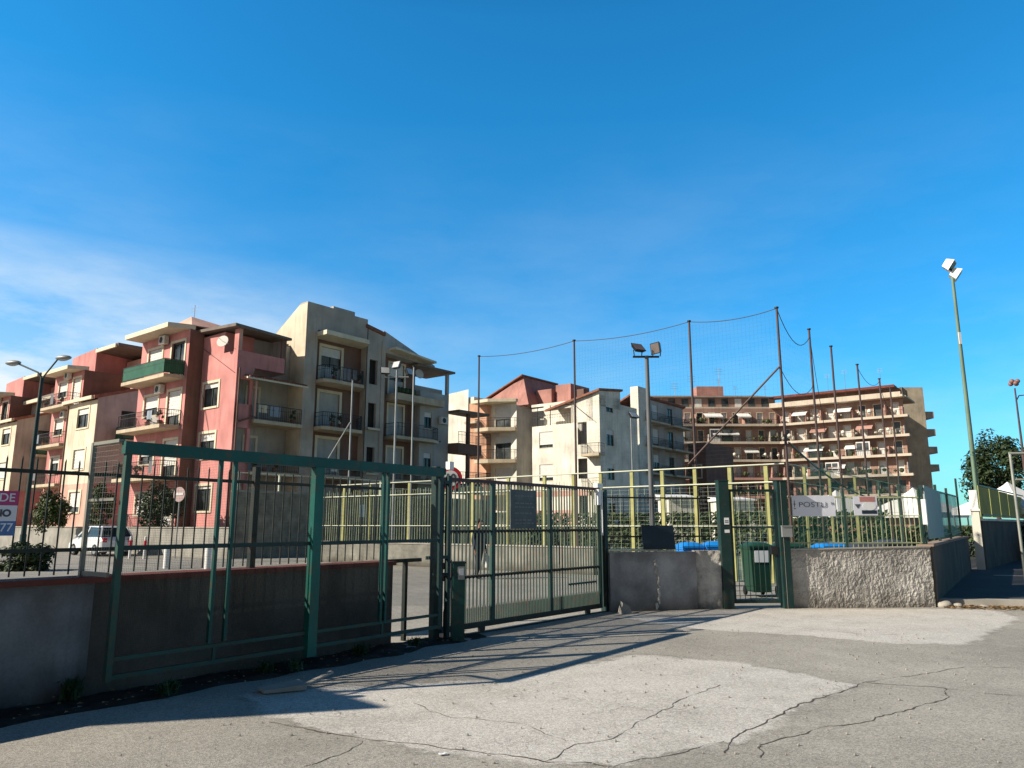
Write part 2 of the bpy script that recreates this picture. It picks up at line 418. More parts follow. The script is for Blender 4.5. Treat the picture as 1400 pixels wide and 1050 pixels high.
# frames of the near walls: local x runs along the wall, local -y looks at the camera
G0 = (-3.68, 7.1); GA = math.atan2(.792, .61)
def gxy(t, y=0): return (G0[0]+cos(GA)*t-sin(GA)*y, G0[1]+sin(GA)*t+cos(GA)*y)
S0 = (-.65, 11.5); SA = math.atan2(2.8, 2.27)
B0 = (1.85, 14.35); BA = math.atan2(.66, 2.19)
R0 = (5.37, 15.05); RA = math.atan2(.15, 3.06)

# soil strip under the hanging gate
g = MB()
nx, ny = 150, 12
vs = []
for j in range(ny+1):
    for i in range(nx+1):
        t = -5+10.3*i/nx; w = .62+.22*noise.noise((t*1.3, 3, 0))
        y = .48-(w+.0)*j/ny*1.0
        x0, y0 = gxy(t, y)
        e = math.sin(pi*min(1, (j/ny)))**.6 if j else .6
        z = .006+.05*e*(.5+noise.noise((x0*4, y0*4, 5)))+.015*noise.noise((x0*20, y0*20, 5)) if j < ny else -.012
        vs.append((x0, y0, max(z, -.012)))
g.add(vs, [(j*(nx+1)+i, (j+1)*(nx+1)+i, (j+1)*(nx+1)+i+1, j*(nx+1)+i+1) for j in range(ny) for i in range(nx)], True)
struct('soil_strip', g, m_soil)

# ---------------------------------------------------------------- foliage
def leaves(mb, c, rad, n, size, clumps=14, seed=0, flat=.0):
    rnd = random.Random(seed)
    cl = []
    for _ in range(clumps):
        while True:
            p = Vector((rnd.uniform(-1, 1), rnd.uniform(-1, 1), rnd.uniform(-1, 1)))
            if .25 < p.length < 1: break
        p = p.normalized()*(p.length**.5)
        cl.append((Vector((c[0]+p.x*rad[0]*.72, c[1]+p.y*rad[1]*.72, c[2]+p.z*rad[2]*.72)), rnd.uniform(.26, .46)))
    for i in range(n):
        q, k = cl[i % clumps]
        d = Vector((rnd.gauss(0, 1), rnd.gauss(0, 1), rnd.gauss(0, 1))).normalized()*rnd.random()**.35
        p = q+Vector((d.x*rad[0]*k, d.y*rad[1]*k, d.z*rad[2]*k))
        if p.z < c[2]-rad[2]: continue
        nrm = (d+Vector((rnd.gauss(0, .5), rnd.gauss(0, .5), rnd.gauss(0, .5)+.4))).normalized()
        u = nrm.orthogonal().normalized(); w = nrm.cross(u)
        t = rnd.random()*6.28; u, w = u*cos(t)+w*sin(t), w*cos(t)-u*sin(t)
        s = size*rnd.uniform(.6, 1.3)
        mb.quad(p-u*s, p+w*s*.45, p+u*s, p-w*s*.45)
def tree(name, label, x, y, z, trunk_h, rad, n, size, mat, cat, seed, group=None, clumps=22):
    t = Thing(name, label, cat, (x, y, z), 0, group)
    tr = MB(); rnd = random.Random(seed)
    r0 = max(.02, rad[0]*.07)
    tr.bar((0, 0, -.1), (.03, .02, trunk_h), r0, 8, r0*.75)
    for k in range(6):
        a = k*1.05+rnd.random()*.5
        p = (cos(a)*rad[0]*.55, sin(a)*rad[1]*.55, trunk_h+rad[2]*rnd.uniform(.5, 1.2))
        m = (p[0]*.4, p[1]*.4, trunk_h+(p[2]-trunk_h)*.55)
        tr.bar((.03, .02, trunk_h*.9), m, r0*.6, 6, r0*.4); tr.bar(m, p, r0*.4, 6, r0*.12)
    t.part('trunk', tr, m_bark)
    lf = MB(); leaves(lf, (0, 0, trunk_h+rad[2]*.85), rad, n, size, clumps, seed)
    t.part('crown', lf, mat)
    return t
def bush(name, label, x, y, z, rad, n, size, mat, seed, cat='bush', group=None):
    t = Thing(name, label, cat, (x, y, z), 0, group)
    st = MB(); rnd = random.Random(seed)
    for k in range(7):
        a = k*.9; st.bar((0, 0, -.05), (cos(a)*rad[0]*.5, sin(a)*rad[1]*.5, rad[2]*rnd.uniform(.7, 1.3)), .02, 5, .008)
    t.part('stem', st, m_bark)
    lf = MB(); leaves(lf, (0, 0, rad[2]*.72), (rad[0], rad[1], rad[2]*1.15), int(n*1.5), size*.8, 20, seed); t.part('foliage', lf, mat)
    return t
def blades(mb, x, y, z, n, h, r, rnd):
    for _ in range(n):
        a = rnd.random()*6.28; d = rnd.random()*r
        p = Vector((x+cos(a)*d, y+sin(a)*d, z)); l = h*rnd.uniform(.5, 1.1); b = rnd.random()*6.28; w = .012*h/.2
        tip = p+Vector((cos(b)*l*.5, sin(b)*l*.5, l)); mid = p.lerp(tip, .55)+Vector((0, 0, l*.12))
        u = Vector((-sin(b), cos(b), 0))*w
        mb.quad(p-u, p+u, mid+u*.9, mid-u*.9); mb.quad(mid-u*.9, mid+u*.9, tip)
#PART2
# ================================================================ NEAR: WALLS, FENCES, GATES
# ---- left boundary wall
t = Thing('boundary_wall', 'low stained concrete wall with red brown coping running under the railings on the left', 'wall', G0+(0,), GA)
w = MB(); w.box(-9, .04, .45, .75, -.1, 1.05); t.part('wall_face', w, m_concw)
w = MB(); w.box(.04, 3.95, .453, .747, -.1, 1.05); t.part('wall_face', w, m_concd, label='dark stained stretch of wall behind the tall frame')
w = MB(); w.box(-9, 3.98, .42, .78, 1.05, 1.105); t.part('coping', w, m_cap)
# ---- railings on it
t = Thing('wall_railing', 'dark iron railing with pointed bars standing on the left boundary wall', 'railing', G0+(0,), GA)
w = MB(); w.sbar((-1.2, .6, 2.09), (3.9, .6, 2.09), .016, .036); w.sbar((-1.2, .6, 1.36), (3.9, .6, 1.36), .016, .036); t.part('rail', w, m_iron)
w = MB()
s = -1.15
while s < 3.9:
    z1 = 2.2+.012*noise.noise((s*3, 0, 0))
    w.bar((s, .6, 1.13), (s+.006*noise.noise((s*5, 1, 0)), .6, z1), .0085, 4); w.bar((s, .6, z1), (s, .6, z1+.03), .0085, 4, .001); s += .125
t.part('bars', w, m_iron)
for s in (-1.24, 1.83, 3.92):
    w = MB(); w.box(s-.035, s+.035, .565, .635, 1.105, 2.27); t.part('post', w, m_iron)

# ---- tall fixed frame in front of the wall
t = Thing('mesh_gate', 'tall green steel frame with wire mesh hanging in front of the left wall', 'gate frame', G0+(0,), GA)
w = MB(); w.box(-.02, 4.42, -.04, .04, 2.26, 2.38); t.part('top_beam', w, m_green)
w = MB(); w.box(.0, .055, -.03, .03, .2, 2.26); t.part('post', w, m_greenl)
for s, wd, z0, mm in ((.985, .035, .42, m_green), (1.155, .035, .42, m_green), (3.295, .032, .38, m_green), (3.375, .032, .38, m_green), (4.36, .06, .2, m_dgreen)):
    w = MB(); w.box(s, s+wd, -.02, .02, z0, 2.26); t.part('post', w, mm)
w = MB(); w.box(2.19, 2.315, -.055, .035, .13, 2.262); t.part('post', w, m_teal, label='widest bright green post')
w = MB(); w.box(.055, 4.36, -.012, .012, 1.365, 1.405); t.part('middle_rail', w, m_dgreen)
w = MB(); w.box(.055, 4.36, -.014, .014, .375, .41); t.part('lower_rail', w, m_greenl)
w = MB(); w.box(.055, 4.36, -.02, .02, .215, .255)
for s in (1.05, 3.34): w.box(s, s+.03, -.012, .012, .255, .375)
t.part('bottom_rail', w, m_greenl)
w = MB()
s = .06
while s < 4.36: w.bar((s, .025, .41), (s, .025, 2.26), .0008, 3, caps=False); s += .0165
z = .42
while z < 2.26: w.bar((.055, .028, z), (4.36, .028, z), .0008, 3, caps=False); z += .0165
t.part('wire_mesh', w, M('weathered_wire', (.03, .036, .032), rough=.7))
w = MB(); w.box(-.06, -.02, .56, .6, 1.11, 2.40); w.box(-.055, .0, .03, .56, 2.37, 2.402); w.box(-.05, -.02, .04, .56, 1.12, 1.16)
w.box(-.05, -.03, .04, .56, 1.82, 1.845); t.part('return_frame', w, M('bleached_steel', (.24, .24, .20), rough=.5, var=.2))
w = MB()
for k in range(11): w.bar((-.04, .05+.05*k, 1.14), (-.04, .05+.05*k, 2.38), .0008, 4, caps=False)
for k in range(25): w.bar((-.043, .04, 1.15+.05*k), (-.043, .57, 1.15+.05*k), .0008, 4, caps=False)
t.part('side_mesh', w, m_galv)

# ---- catch post cluster at the end of the frame
t = Thing('catch_post', 'bundle of dark green steel posts with rollers between the tall frame and the sliding gate', 'gate post', gxy(4.62, .2)+(0,), GA)
for x, y, h, r in ((-.12, .0, 2.42, .045), (.03, .12, 2.36, .05), (.13, -.02, 2.3, .03)):
    w = MB(); w.box(x-r, x+r, y-r, y+r, -.05, h); t.part('post', w, m_dgreen)
for x0, z0 in ((-.3, 1.12), (-.22, 2.18), (-.2, .88)):
    w = MB(); w.box(x0, .15, -.06, .0, z0, z0+.045); t.part('bracket', w, m_dgreen)
for z in (2.3, 2.12, .98, .82):
    w = MB(); w.bar((-.06, -.1, z), (-.06, -.1, z+.09), .032, 10); t.part('roller', w, m_black)
w = MB(); w.box(.06, .15, -.1, -.02, 2.385, 2.5); t.part('beacon', w, m_whitem)
# guide arm that spans the gap in the wall
t = Thing('guide_arm', 'dark steel arm on thin post bridging the gap beyond the low wall', 'gate guide', gxy(4.1, .62)+(0,), GA)
w = MB(); w.box(-.15, .55, -.025, .025, 1.07, 1.12); t.part('arm', w, m_iron)
w = MB(); w.box(.22, .27, -.03, .03, -.05, 1.07); t.part('post', w, m_iron)
t = Thing('gate_motor', 'small dark motor box on feet behind the end of the low wall', 'gate motor', gxy(4.35, 1.5)+(0,), GA)
w = MB(); w.prism([(-.28, -.16), (.28, -.16), (.28, .16), (-.28, .16)], .34, .72); w.prism([(-.31, -.19), (.31, -.19), (.31, .19), (-.31, .19)], .72, .78); t.part('housing', w, m_black)
for x in (-.2, .2):
    w = MB(); w.box(x-.05, x+.05, -.1, .1, -.05, .34); t.part('foot', w, m_iron)

# ---- sliding gate
t = Thing('sliding_gate', 'wide sliding gate of thin green bars under a rusty top rail', 'gate', S0+(0,), SA)
w = MB(); w.box(-.6, 3.66, -.022, .022, 2.235, 2.285); t.part('top_rail', w, m_redox)
m_bargate = rusty('gate_bar_green', (.03, .055, .045), amt=.5)
w = MB(); w.box(-.6, 3.66, -.03, .03, .085, .165); t.part('bottom_rail', w, m_iron)
for z in (.83, 1.5):
    w = MB(); w.box(-.6, 3.66, -.014, .014, z-.016, z+.016)
    s = -.56
    while s < 3.64: w.box(s-.014, s+.014, -.026, .026, z-.022, z+.022); s += .083
    t.part('middle_rail', w, m_iron)
w = MB(); s = -.56
while s < 3.64:
    j = .004*noise.noise((s*9, 2, 0))
    w.hexa([(s-.005, -.012, .165), (s+.005, -.012, .165), (s+.005, .012, .165), (s-.005, .012, .165), (s+j-.005, -.012, 2.235), (s+j+.005, -.012, 2.235), (s+j+.005, .012, 2.235), (s+j-.005, .012, 2.235)])
    q = s+.0415; w.box(q-.005, q+.005, -.012, .012, .165, .37); w.bar((q, 0, .37), (q, 0, .41), .009, 4, .001)
    s += .083
t.part('bars', w, m_bargate)
for s, wd in ((.5, .075), (2.05, .06), (3.6, .07)):
    w = MB(); w.box(s, s+wd, -.026, .026, .165, 2.235); t.part('post', w, m_greenl)
w = MB(); w.box(2.6, 3.5, -.02, .02, .55, .58); t.part('brace', w, m_greenl)
for s in (.3, 3.2):
    w = MB(); w.bar((s, -.025, .06), (s, .025, .06), .06, 14); t.part('wheel', w, m_black)
w = MB(); w.box(-.6, 6, -.03, .03, -.01, .022); single('gate_track', w, m_iron, 'steel ground rail under the sliding gate', 'gate rail', S0+(0,), SA)
# notice board on the gate
t = Thing('notice_board', 'upright faded grey notice board wired to the sliding gate', 'sign', (S0[0]+cos(SA)*1.28+sin(SA)*.04, S0[1]+sin(SA)*1.28-cos(SA)*.04, 1.53), SA)
w = MB(); w.box(-.34, .34, -.012, .012, 0, .63); t.part('board', w, m_notice)
w = MB(); rnd = random.Random(4)
for z in (.52, .40, .34, .24, .13, .08):
    x = -.24
    while x < .22:
        l = rnd.uniform(.04, .12); w.box(x, min(.26, x+l), -.0155, -.012, z, z+.022); x += l+.025
t.part('faded_print', w, M('faded_print', (.17, .185, .19), rough=.6))
# post that receives the gate
t = Thing('receiving_post', 'dark green post that the sliding gate closes against', 'gate post', (S0[0]+cos(SA)*3.8, S0[1]+sin(SA)*3.8, 0), SA)
w = MB(); w.box(-.05, .05, -.06, .06, -.05, 2.25); t.part('post', w, m_dgreen)
w = MB(); w.box(-.09, -.05, -.075, -.02, .1, 2.2); t.part('catch_channel', w, m_iron)
t = Thing('junction_box', 'white box with short lamp fixed high on the post closing the sliding gate', 'box', (S0[0]+cos(SA)*3.62, S0[1]+sin(SA)*3.62-.09, 1.9), SA)
w = MB(); w.box(-.1, .09, -.05, .05, .38, .46); t.part('lamp', w, m_whitem)
w = MB(); w.box(-.06, .03, -.045, .045, .06, .36); t.part('housing', w, m_whitem)
w = MB(); w.box(.06, .085, -.04, .0, -.5, .34); t.part('conduit', w, m_whitem)

# ---- entry column
t = Thing('entry_column', 'short dark green keypad column standing before the sliding gate', 'keypad column', (-.76, 10.86, 0), radians(14))
w = MB(); w.box(-.085, .085, -.08, .08, -.05, 1.06); t.part('column', w, m_green)
w = MB(); w.box(-.1, .1, -.095, .095, 1.06, 1.085); t.part('cap', w, m_dgreen)
w = MB(); w.box(-.02, .075, -.094, -.08, .84, 1.02); k = t.part('keypad', w, m_steel)
w = MB(); w.box(-.005, .06, -.098, -.094, .9, .99); t.part('keypad_label', w, m_label, k)
# ---- speed sign on a striped pole
t = Thing('speed_sign', 'round speed limit sign reading 10 on a red and white pole behind the gates', 'sign', (-1.05, 12.8, 0), radians(6))
w = MB(); w.bar((0, 0, -.05), (0, 0, 2.5), .025, 10); t.part('pole', w, m_whitem)
w = MB(); w.bar((0, 0, .72), (0, 0, 1.0), .045, 12); w.bar((0, 0, 1.0), (0, 0, 1.02), .05, 12); t.part('red_sleeve', w, m_red)
w = MB(); w.bar((0, 0, .36), (0, 0, .72), .04, 12); w.bar((0, 0, 1.02), (0, 0, 1.2), .04, 12); t.part('white_sleeve', w, m_whitem)
w = MB(); w.disc((0, -.04, 2.37), .2, (0, 1, 0), 28, .012); d = t.part('disc', w, m_red)
w = MB(); w.disc((0, -.048, 2.37), .135, (0, 1, 0), 28, .008); t.part('white_field', w, m_whitem, d)
text(t.o, '10', .19, (0, -.055, 2.37), m_text, .006)

# ---- block wall left of the little gate
def r2b(s, y, z):
    X = R0[0]+cos(RA)*s-sin(RA)*y-B0[0]; Y = R0[1]+sin(RA)*s+cos(RA)*y-B0[1]
    return (cos(BA)*X+sin(BA)*Y, -sin(BA)*X+cos(BA)*Y, z)
t = Thing('block_wall', 'smooth grey block wall in shadow between the two gates', 'wall', B0+(0,), BA)
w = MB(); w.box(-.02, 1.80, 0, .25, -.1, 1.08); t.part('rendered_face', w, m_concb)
w = MB(); nx, nz = 26, 56; vs = []
for j in range(nz+1):
    for i in range(nx+1):
        x = 1.80+.52*i/nx; z = -.05+1.14*j/nz
        e = (noise.noise((x*11, z*11, 2))+.6*noise.noise((x*25, z*25, 3)))*.016
        vs.append(r2b(x-3.58, -.012-max(-.01, e), z))
w.add(vs, [(j*(nx+1)+i, j*(nx+1)+i+1, (j+1)*(nx+1)+i+1, (j+1)*(nx+1)+i) for j in range(nz) for i in range(nx)], True)
n0 = len(w.v); w.box(1.80, 2.31, .005, .25, -.1, 1.095); w.v[n0:] = [r2b(v[0]-3.58, v[1], v[2]) for v in w.v[n0:]]; t.part('rough_end', w, m_rough)
w = MB(); rnd = random.Random(3)
for k in range(46):
    z = .05+.9*k/46; w.sphere((.93+rnd.uniform(-.03, .03)+.04*sin(z*4), -.004, z), rnd.uniform(.012, .034), 8, 6, (1, .5, 1.2))
t.part('mortar_seam', w, M('pale_mortar', (.55, .53, .48), rough=.95, var=.2, bump=.5))
w = MB(); w.bar((-.02, .06, 1.125), (1.0, .06, 1.125), .026, 8); w.bar((1.0, .06, 1.105), (1.36, .06, 1.105), .018, 8)
single('wall_pipe', w, m_pale, 'pale pipe lying along the top of the grey block wall', 'pipe', B0+(0,), BA)
t = Thing('wall_railing', 'thin dark railing on the grey block wall beside the little gate', 'railing', B0+(0,), BA)
w = MB(); w.sbar((-.05, .12, 2.11), (2.25, .12, 2.11), .016, .03); w.sbar((-.05, .12, 1.37), (2.25, .12, 1.37), .016, .03); t.part('rail', w, m_iron)
w = MB(); s = 0
while s < 2.25: w.bar((s, .12, 1.09), (s, .12, 2.16), .006, 4); s += .115
t.part('bars', w, m_iron)
t = Thing('board', 'dark blue flat board leaning on the railing of the grey block wall', 'board', (B0[0]+cos(BA)*1.01+sin(BA)*.02, B0[1]+sin(BA)*1.01-cos(BA)*.02, 1.13), BA)
w = MB(); w.hexa([(-.34, -.02, 0), (.34, -.02, 0), (.34, 0, 0), (-.34, 0, 0), (-.34, .055, .45), (.34, .055, .45), (.34, .075, .45), (-.34, .075, .45)]); t.part('panel', w, m_navy)
w = MB()
for k in range(4): w.hexa([(-.04+.03*k, .002+.013*k, .12+.08*k), (.30, .002+.013*k, .12+.08*k), (.30, .006+.013*k, .12+.08*k), (-.04+.03*k, .006+.013*k, .12+.08*k), (-.04+.03*k, .006+.013*k, .15+.08*k), (.30, .006+.013*k, .15+.08*k), (.30, .01+.013*k, .15+.08*k), (-.04+.03*k, .01+.013*k, .15+.08*k)])
t.part('faded_print', w, M('faded_print_dark', (.05, .075, .09), rough=.6))
# stones at the wall foot
t = Thing('concrete_stub', 'small broken concrete stub on the ground beside the sliding gate post', 'rubble', (2.05, 14.15, 0), .4)
w = MB(); w.hexa([(-.12, -.09, -.02), (.12, -.1, -.02), (.1, .1, -.02), (-.1, .08, -.02), (-.06, -.05, .2), (.08, -.04, .14), (.06, .05, .16), (-.05, .04, .22)]); t.part('block', w, m_kerb)

# ---- pedestrian gate between two pillars
PG = []
for k, (s0, s1, lab) in enumerate(((-1.29, -1.09, 'dark green steel pillar with number labels left of the little gate'), (-.11, .08, 'dark green steel pillar with intercom right of the little gate'))):
    cx = (s0+s1)/2
    t = Thing('gate_pillar', lab, 'gate pillar', (R0[0]+cos(RA)*cx, R0[1]+sin(RA)*cx, 0), RA, 'pillars of the pedestrian gate')
    h = (s1-s0)/2
    w = MB(); w.box(-h, h, -.1, .1, -.05, 2.45); t.part('shaft', w, m_dgreen)
    w = MB(); w.box(-h-.01, h+.01, -.11, .11, 2.45, 2.465); t.part('cap', w, m_dgreen)
    if k == 0:
        for z, hh in ((1.60, .13), (1.44, .06)):
            w = MB(); w.box(-.02, .075, -.106, -.1, z, z+hh); t.part('label_plate', w, m_label)
        w = MB(); w.box(-.01, .06, -.108, -.106, 1.66, 1.68); w.box(-.01, .06, -.108, -.106, 1.63, 1.645); t.part('label_line', w, m_text)
    else:
        w = MB(); w.box(-.07, .13, -.16, -.1, 1.36, 1.56); t.part('intercom', w, m_steel)
        w = MB(); w.box(-.075, .135, -.175, -.1, 1.56, 1.58); t.part('intercom_hood', w, m_steel)
        w = MB(); w.box(-.035, -.028, -.104, -.1, 0, 2.45); t.part('seam', w, m_galv)
t = Thing('pedestrian_gate', 'narrow green barred gate between two steel pillars', 'gate', (R0[0]+cos(RA)*-1.08, R0[1]+sin(RA)*-1.08, 0), RA)
L = .96
w = MB(); w.box(.02, L-.02, -.02, .02, 2.24, 2.29); w.box(.02, L-.02, -.02, .02, .1, .16); w.box(.02, .06, -.02, .02, .16, 2.24); w.box(L-.06, L-.02, -.02, .02, .16, 2.24); t.part('frame', w, m_dgreen)
w = MB(); w.box(.06, L-.06, -.016, .016, 1.53, 1.57); t.part('middle_rail', w, m_dgreen)
w = MB(); s = .14
while s < L-.07: w.bar((s, 0, .16), (s, 0, 2.24), .0075, 4); s += .105
t.part('bars', w, m_greenl)
w = MB()
for z in (.24, .33, .42): w.bar((.06, 0, z), (L-.06, 0, z), .006, 4)
t.part('lower_mesh', w, m_iron)
w = MB(); w.box(L-.16, L-.03, -.04, .04, 1.02, 1.18); t.part('lock', w, m_black)

# ---- roughcast wall on the right
t = Thing('roughcast_wall', 'sunlit roughcast concrete wall to the right of the little gate', 'wall', R0+(0,), RA)
w = MB(); nx, nz = 330, 130; vs = []
def rz(x): return 1.10+.05*x/2.9
for j in range(nz+1):
    for i in range(nx+1):
        x = .08+2.86*i/nx; z = -.06+(rz(x)+.06)*j/nz
        a = noise.noise((x*13, z*9, 1)); b = noise.noise((x*24, z*19, 7)); c_ = noise.noise((x*55, z*48, 4)); k_ = noise.noise((x*3, z*3, 9))
        e = .010*max(-.4, a)+.014*(max(0, b+.1)**.7 if b > -.1 else 0)*(.7+.8*k_)+.010*c_
        vs.append((x, -.012-e if j < nz else -.005, z))
w.add(vs, [(j*(nx+1)+i, j*(nx+1)+i+1, (j+1)*(nx+1)+i+1, (j+1)*(nx+1)+i) for j in range(nz) for i in range(nx)], True)
w.hexa([(.08, .01, -.1), (2.93, .01, -.1), (2.93, .25, -.1), (.08, .25, -.1), (.08, .01, 1.1), (2.93, .01, 1.15), (2.93, .25, 1.15), (.08, .25, 1.1)])
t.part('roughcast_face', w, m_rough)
w = MB(); w.hexa([(.08, -.03, 1.1), (2.95, -.03, 1.152), (2.95, .27, 1.152), (.08, .27, 1.1), (.08, -.03, 1.125), (2.95, -.03, 1.177), (2.95, .27, 1.177), (.08, .27, 1.125)]); t.part('coping', w, m_kerb)
t = Thing('wall_railing', 'pale green railing on the roughcast wall carrying the white banner', 'railing', R0+(0,), RA)
w = MB(); w.sbar((.1, .12, 2.14), (2.95, .12, 2.14), .016, .03); w.sbar((.1, .12, 1.77), (2.95, .12, 1.77), .016, .022); w.sbar((.1, .12, 1.24), (2.95, .12, 1.24), .016, .022); t.part('rail', w, m_bars)
w = MB(); s = .16
while s < 2.93: w.bar((s, .12, 1.12), (s+.02*noise.noise((s*7, 0, 0)), .12, 2.16+(.12 if int(s*10) % 4 == 0 else 0)), .0075, 4); s += .1
t.part('bars', w, m_bars)
for s in (1.32, 2.9):
    w = MB(); w.box(s-.02, s+.02, .1, .14, 1.12, 2.3); t.part('post', w, m_greenl)

def onR(s, y, z): return (R0[0]+cos(RA)*s-sin(RA)*y, R0[1]+sin(RA)*s+cos(RA)*y, z)
t = Thing('banner', 'white banner with thin grey capital letters hung on the railing above the roughcast wall', 'sign', onR(.69, .09, 1.76), RA)
w = MB(); nx = 20; vs = []
for j in range(9):
    for i in range(nx+1):
        vs.append((-.44+.88*i/nx, -.004-.003*noise.noise((i*.4, j*.4, 0)), .0+.41*j/8))
w.add(vs, [(j*(nx+1)+i, j*(nx+1)+i+1, (j+1)*(nx+1)+i+1, (j+1)*(nx+1)+i) for j in range(8) for i in range(nx)], True)
t.part('sheet', w, m_wprint)
text(t.o, 'POSTU', .145, (-.02, -.0105, .225), m_text, -.002, 1.3)
text(t.o, 'M', .07, (.385, -.0105, .25), m_text)
w = MB(); w.box(-.395, -.385, -.011, -.004, .18, .31); w.box(-.415, -.396, -.0105, -.004, .235, .245); w.box(-.384, -.365, -.0105, -.004, .235, .245); w.box(-.41, -.37, -.0105, -.004, .145, .157); t.part('printed_cross', w, m_text)
t = Thing('poster', 'white poster with red top band and dark base, right of the white banner', 'sign', onR(1.76, .09, 1.78), RA)
w = MB(); w.box(-.25, .24, -.008, -.002, 0, .38); t.part('sheet', w, m_wprint)
w = MB(); w.box(-.12, .2, -.011, -.008, .27, .37); t.part('red_band', w, M('faded_red_print', (.50, .22, .20), rough=.6))
w = MB(); w.prism([(-.23, -.012), (-.09, -.012), (-.16, -.012)], 0, .01); w.v = [(-.23, -.012, .22), (-.10, -.012, .22), (-.165, -.012, .13)]; w.f = [[2, 1, 0]]; w.sm = [False]; t.part('dark_triangle', w, m_text)
w = MB(); w.box(-.09, .22, -.012, -.008, .03, .10); t.part('dark_base', w, m_navy)
w = MB(); w.bar((.07, -.014, .19), (.07, -.01, .19), .12, 22); w.v = [(v[0]*1.15-.01, v[1], v[2]*.7+.05) for v in w.v]; t.part('white_oval', w, m_label)

# ---- return wall along the alley
RW = (8.36, 15.22); RWA = math.atan2(.83, .555)
t = Thing('alley_wall', 'dark weathered wall running back along the alley from the roughcast corner', 'wall', RW+(0,), RWA)
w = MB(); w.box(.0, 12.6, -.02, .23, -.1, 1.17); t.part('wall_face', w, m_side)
w = MB(); w.box(-.06, 12.6, -.05, .26, 1.17, 1.21); t.part('coping', w, M('pinkish_coping', (.34, .24, .19), rough=.9, var=.2, streak=.4))
t = Thing('alley_fence', 'green fence with a grey panel and teal netting on the alley wall', 'fence', RW+(0,), RWA)
for s, h in ((.25, 2.4), (3.6, 2.55), (7.0, 2.6), (11.6, 3.1)):
    w = MB(); w.box(s-.03, s+.03, .08, .14, 1.21, h); t.part('post', w, m_dgreen)
w = MB(); w.sbar((.25, .11, 2.35), (11.6, .11, 2.5), .03, .04); w.sbar((.25, .11, 1.34), (11.6, .11, 1.36), .03, .04); t.part('rail', w, m_dgreen)
w = MB(); w.box(.4, 4.2, .06, .075, 1.3, 2.4); t.part('grey_panel', w, M('grey_sheet', (.31, .40, .39), rough=.7, var=.12, streak=.3))
w = MB(); w.quad((4.2, .15, 1.25), (11.6, .15, 1.25), (11.6, .15, 2.5), (4.2, .15, 2.42)); t.part('netting', w, m_shade2)
w = MB(); w.box(-.05, .12, .02, .1, 1.6, 2.1); t.part('white_plate', w, m_whitem)

# ---- bins
def make_bin(lab, cat, loc, rot, body, lid, wd, dp, h, group):
    t = Thing('wheelie_bin', lab, cat, loc, rot, group)
    w = MB(); k = .8
    w.hexa([(-wd*k, -dp*k, .1), (wd*k, -dp*k, .1), (wd*k, dp*k, .1), (-wd*k, dp*k, .1), (-wd, -dp, h), (wd, -dp, h), (wd, dp, h), (-wd, dp, h)])
    w.box(-wd-.02, wd+.02, -dp-.02, dp+.02, h-.07, h-.001); t.part('body', w, body)
    w = MB(); n = 10; vs = []
    for j in range(n+1):
        for i in range(n+1):
            u, v = i/n*2-1, j/n*2-1
            vs.append((u*(wd+.03), v*(dp+.04), h+.005+.075*(1-abs(u)**4)*(1-abs(v)**4)**.7))
    w.add(vs, [(j*(n+1)+i, j*(n+1)+i+1, (j+1)*(n+1)+i+1, (j+1)*(n+1)+i) for j in range(n) for i in range(n)], True)
    w.box(-wd-.03, wd+.03, -dp-.04, dp+.04, h-.03, h+.006); t.part('lid', w, lid)
    w = MB(); w.bar((-wd*.8, dp+.09, h-.02), (wd*.8, dp+.09, h-.02), .016, 8); t.part('handle', w, lid)
    for sx in (-1, 1):
        w = MB(); w.bar((sx*wd*.72, dp*.85, .1), (sx*wd*.9, dp*.85, .1), .1, 14); t.part('wheel', w, m_tyre)
    w = MB(); w.hexa([(-wd*.62, -dp*.955-.012, h-.36), (wd*.62, -dp*.955-.012, h-.36), (wd*.62, -dp*.955, h-.36), (-wd*.62, -dp*.955, h-.36), (-wd*.62, -dp-.016, h-.1), (wd*.62, -dp-.016, h-.1), (wd*.62, -dp, h-.1), (-wd*.62, -dp, h-.1)])
    t.part('label_sheet', w, m_label)
    return t
g1 = 'waste bins behind the gates'
make_bin('blue lidded bin behind the block wall, nearer the dark board', 'bin', (3.8, 16.35, 0), .05, m_blue, m_blue, .21, .3, 1.15, g1)
make_bin('blue lidded bin behind the block wall, nearer the green pillar', 'bin', (4.33, 16.25, 0), -.08, m_blue, m_blue, .22, .3, 1.17, g1)
make_bin('green bin with white label seen through the little gate, left one', 'bin', (5.62, 17.6, 0), .04, m_binG, m_binG, .25, .33, 1.12, g1)
make_bin('green bin with white label seen through the little gate, right one', 'bin', (6.3, 17.5, 0), -.06, m_binG, m_binG, .25, .33, 1.12, g1)
make_bin('single bright blue lidded bin behind the roughcast wall under the white banner', 'bin', (6.78, 16.25, 0), .03, m_blue, m_blue, .25, .3, 1.15, g1)
make_bin('charcoal bin behind the roughcast wall next to the blue bin', 'bin', (7.42, 16.3, 0), -.04, m_binD, m_binD, .22, .3, 1.13, g1)
make_bin('charcoal bin with raised lid behind the roughcast wall near its corner', 'bin', (8.08, 16.35, 0), .06, m_binD, m_binD, .25, .3, 1.2, g1)

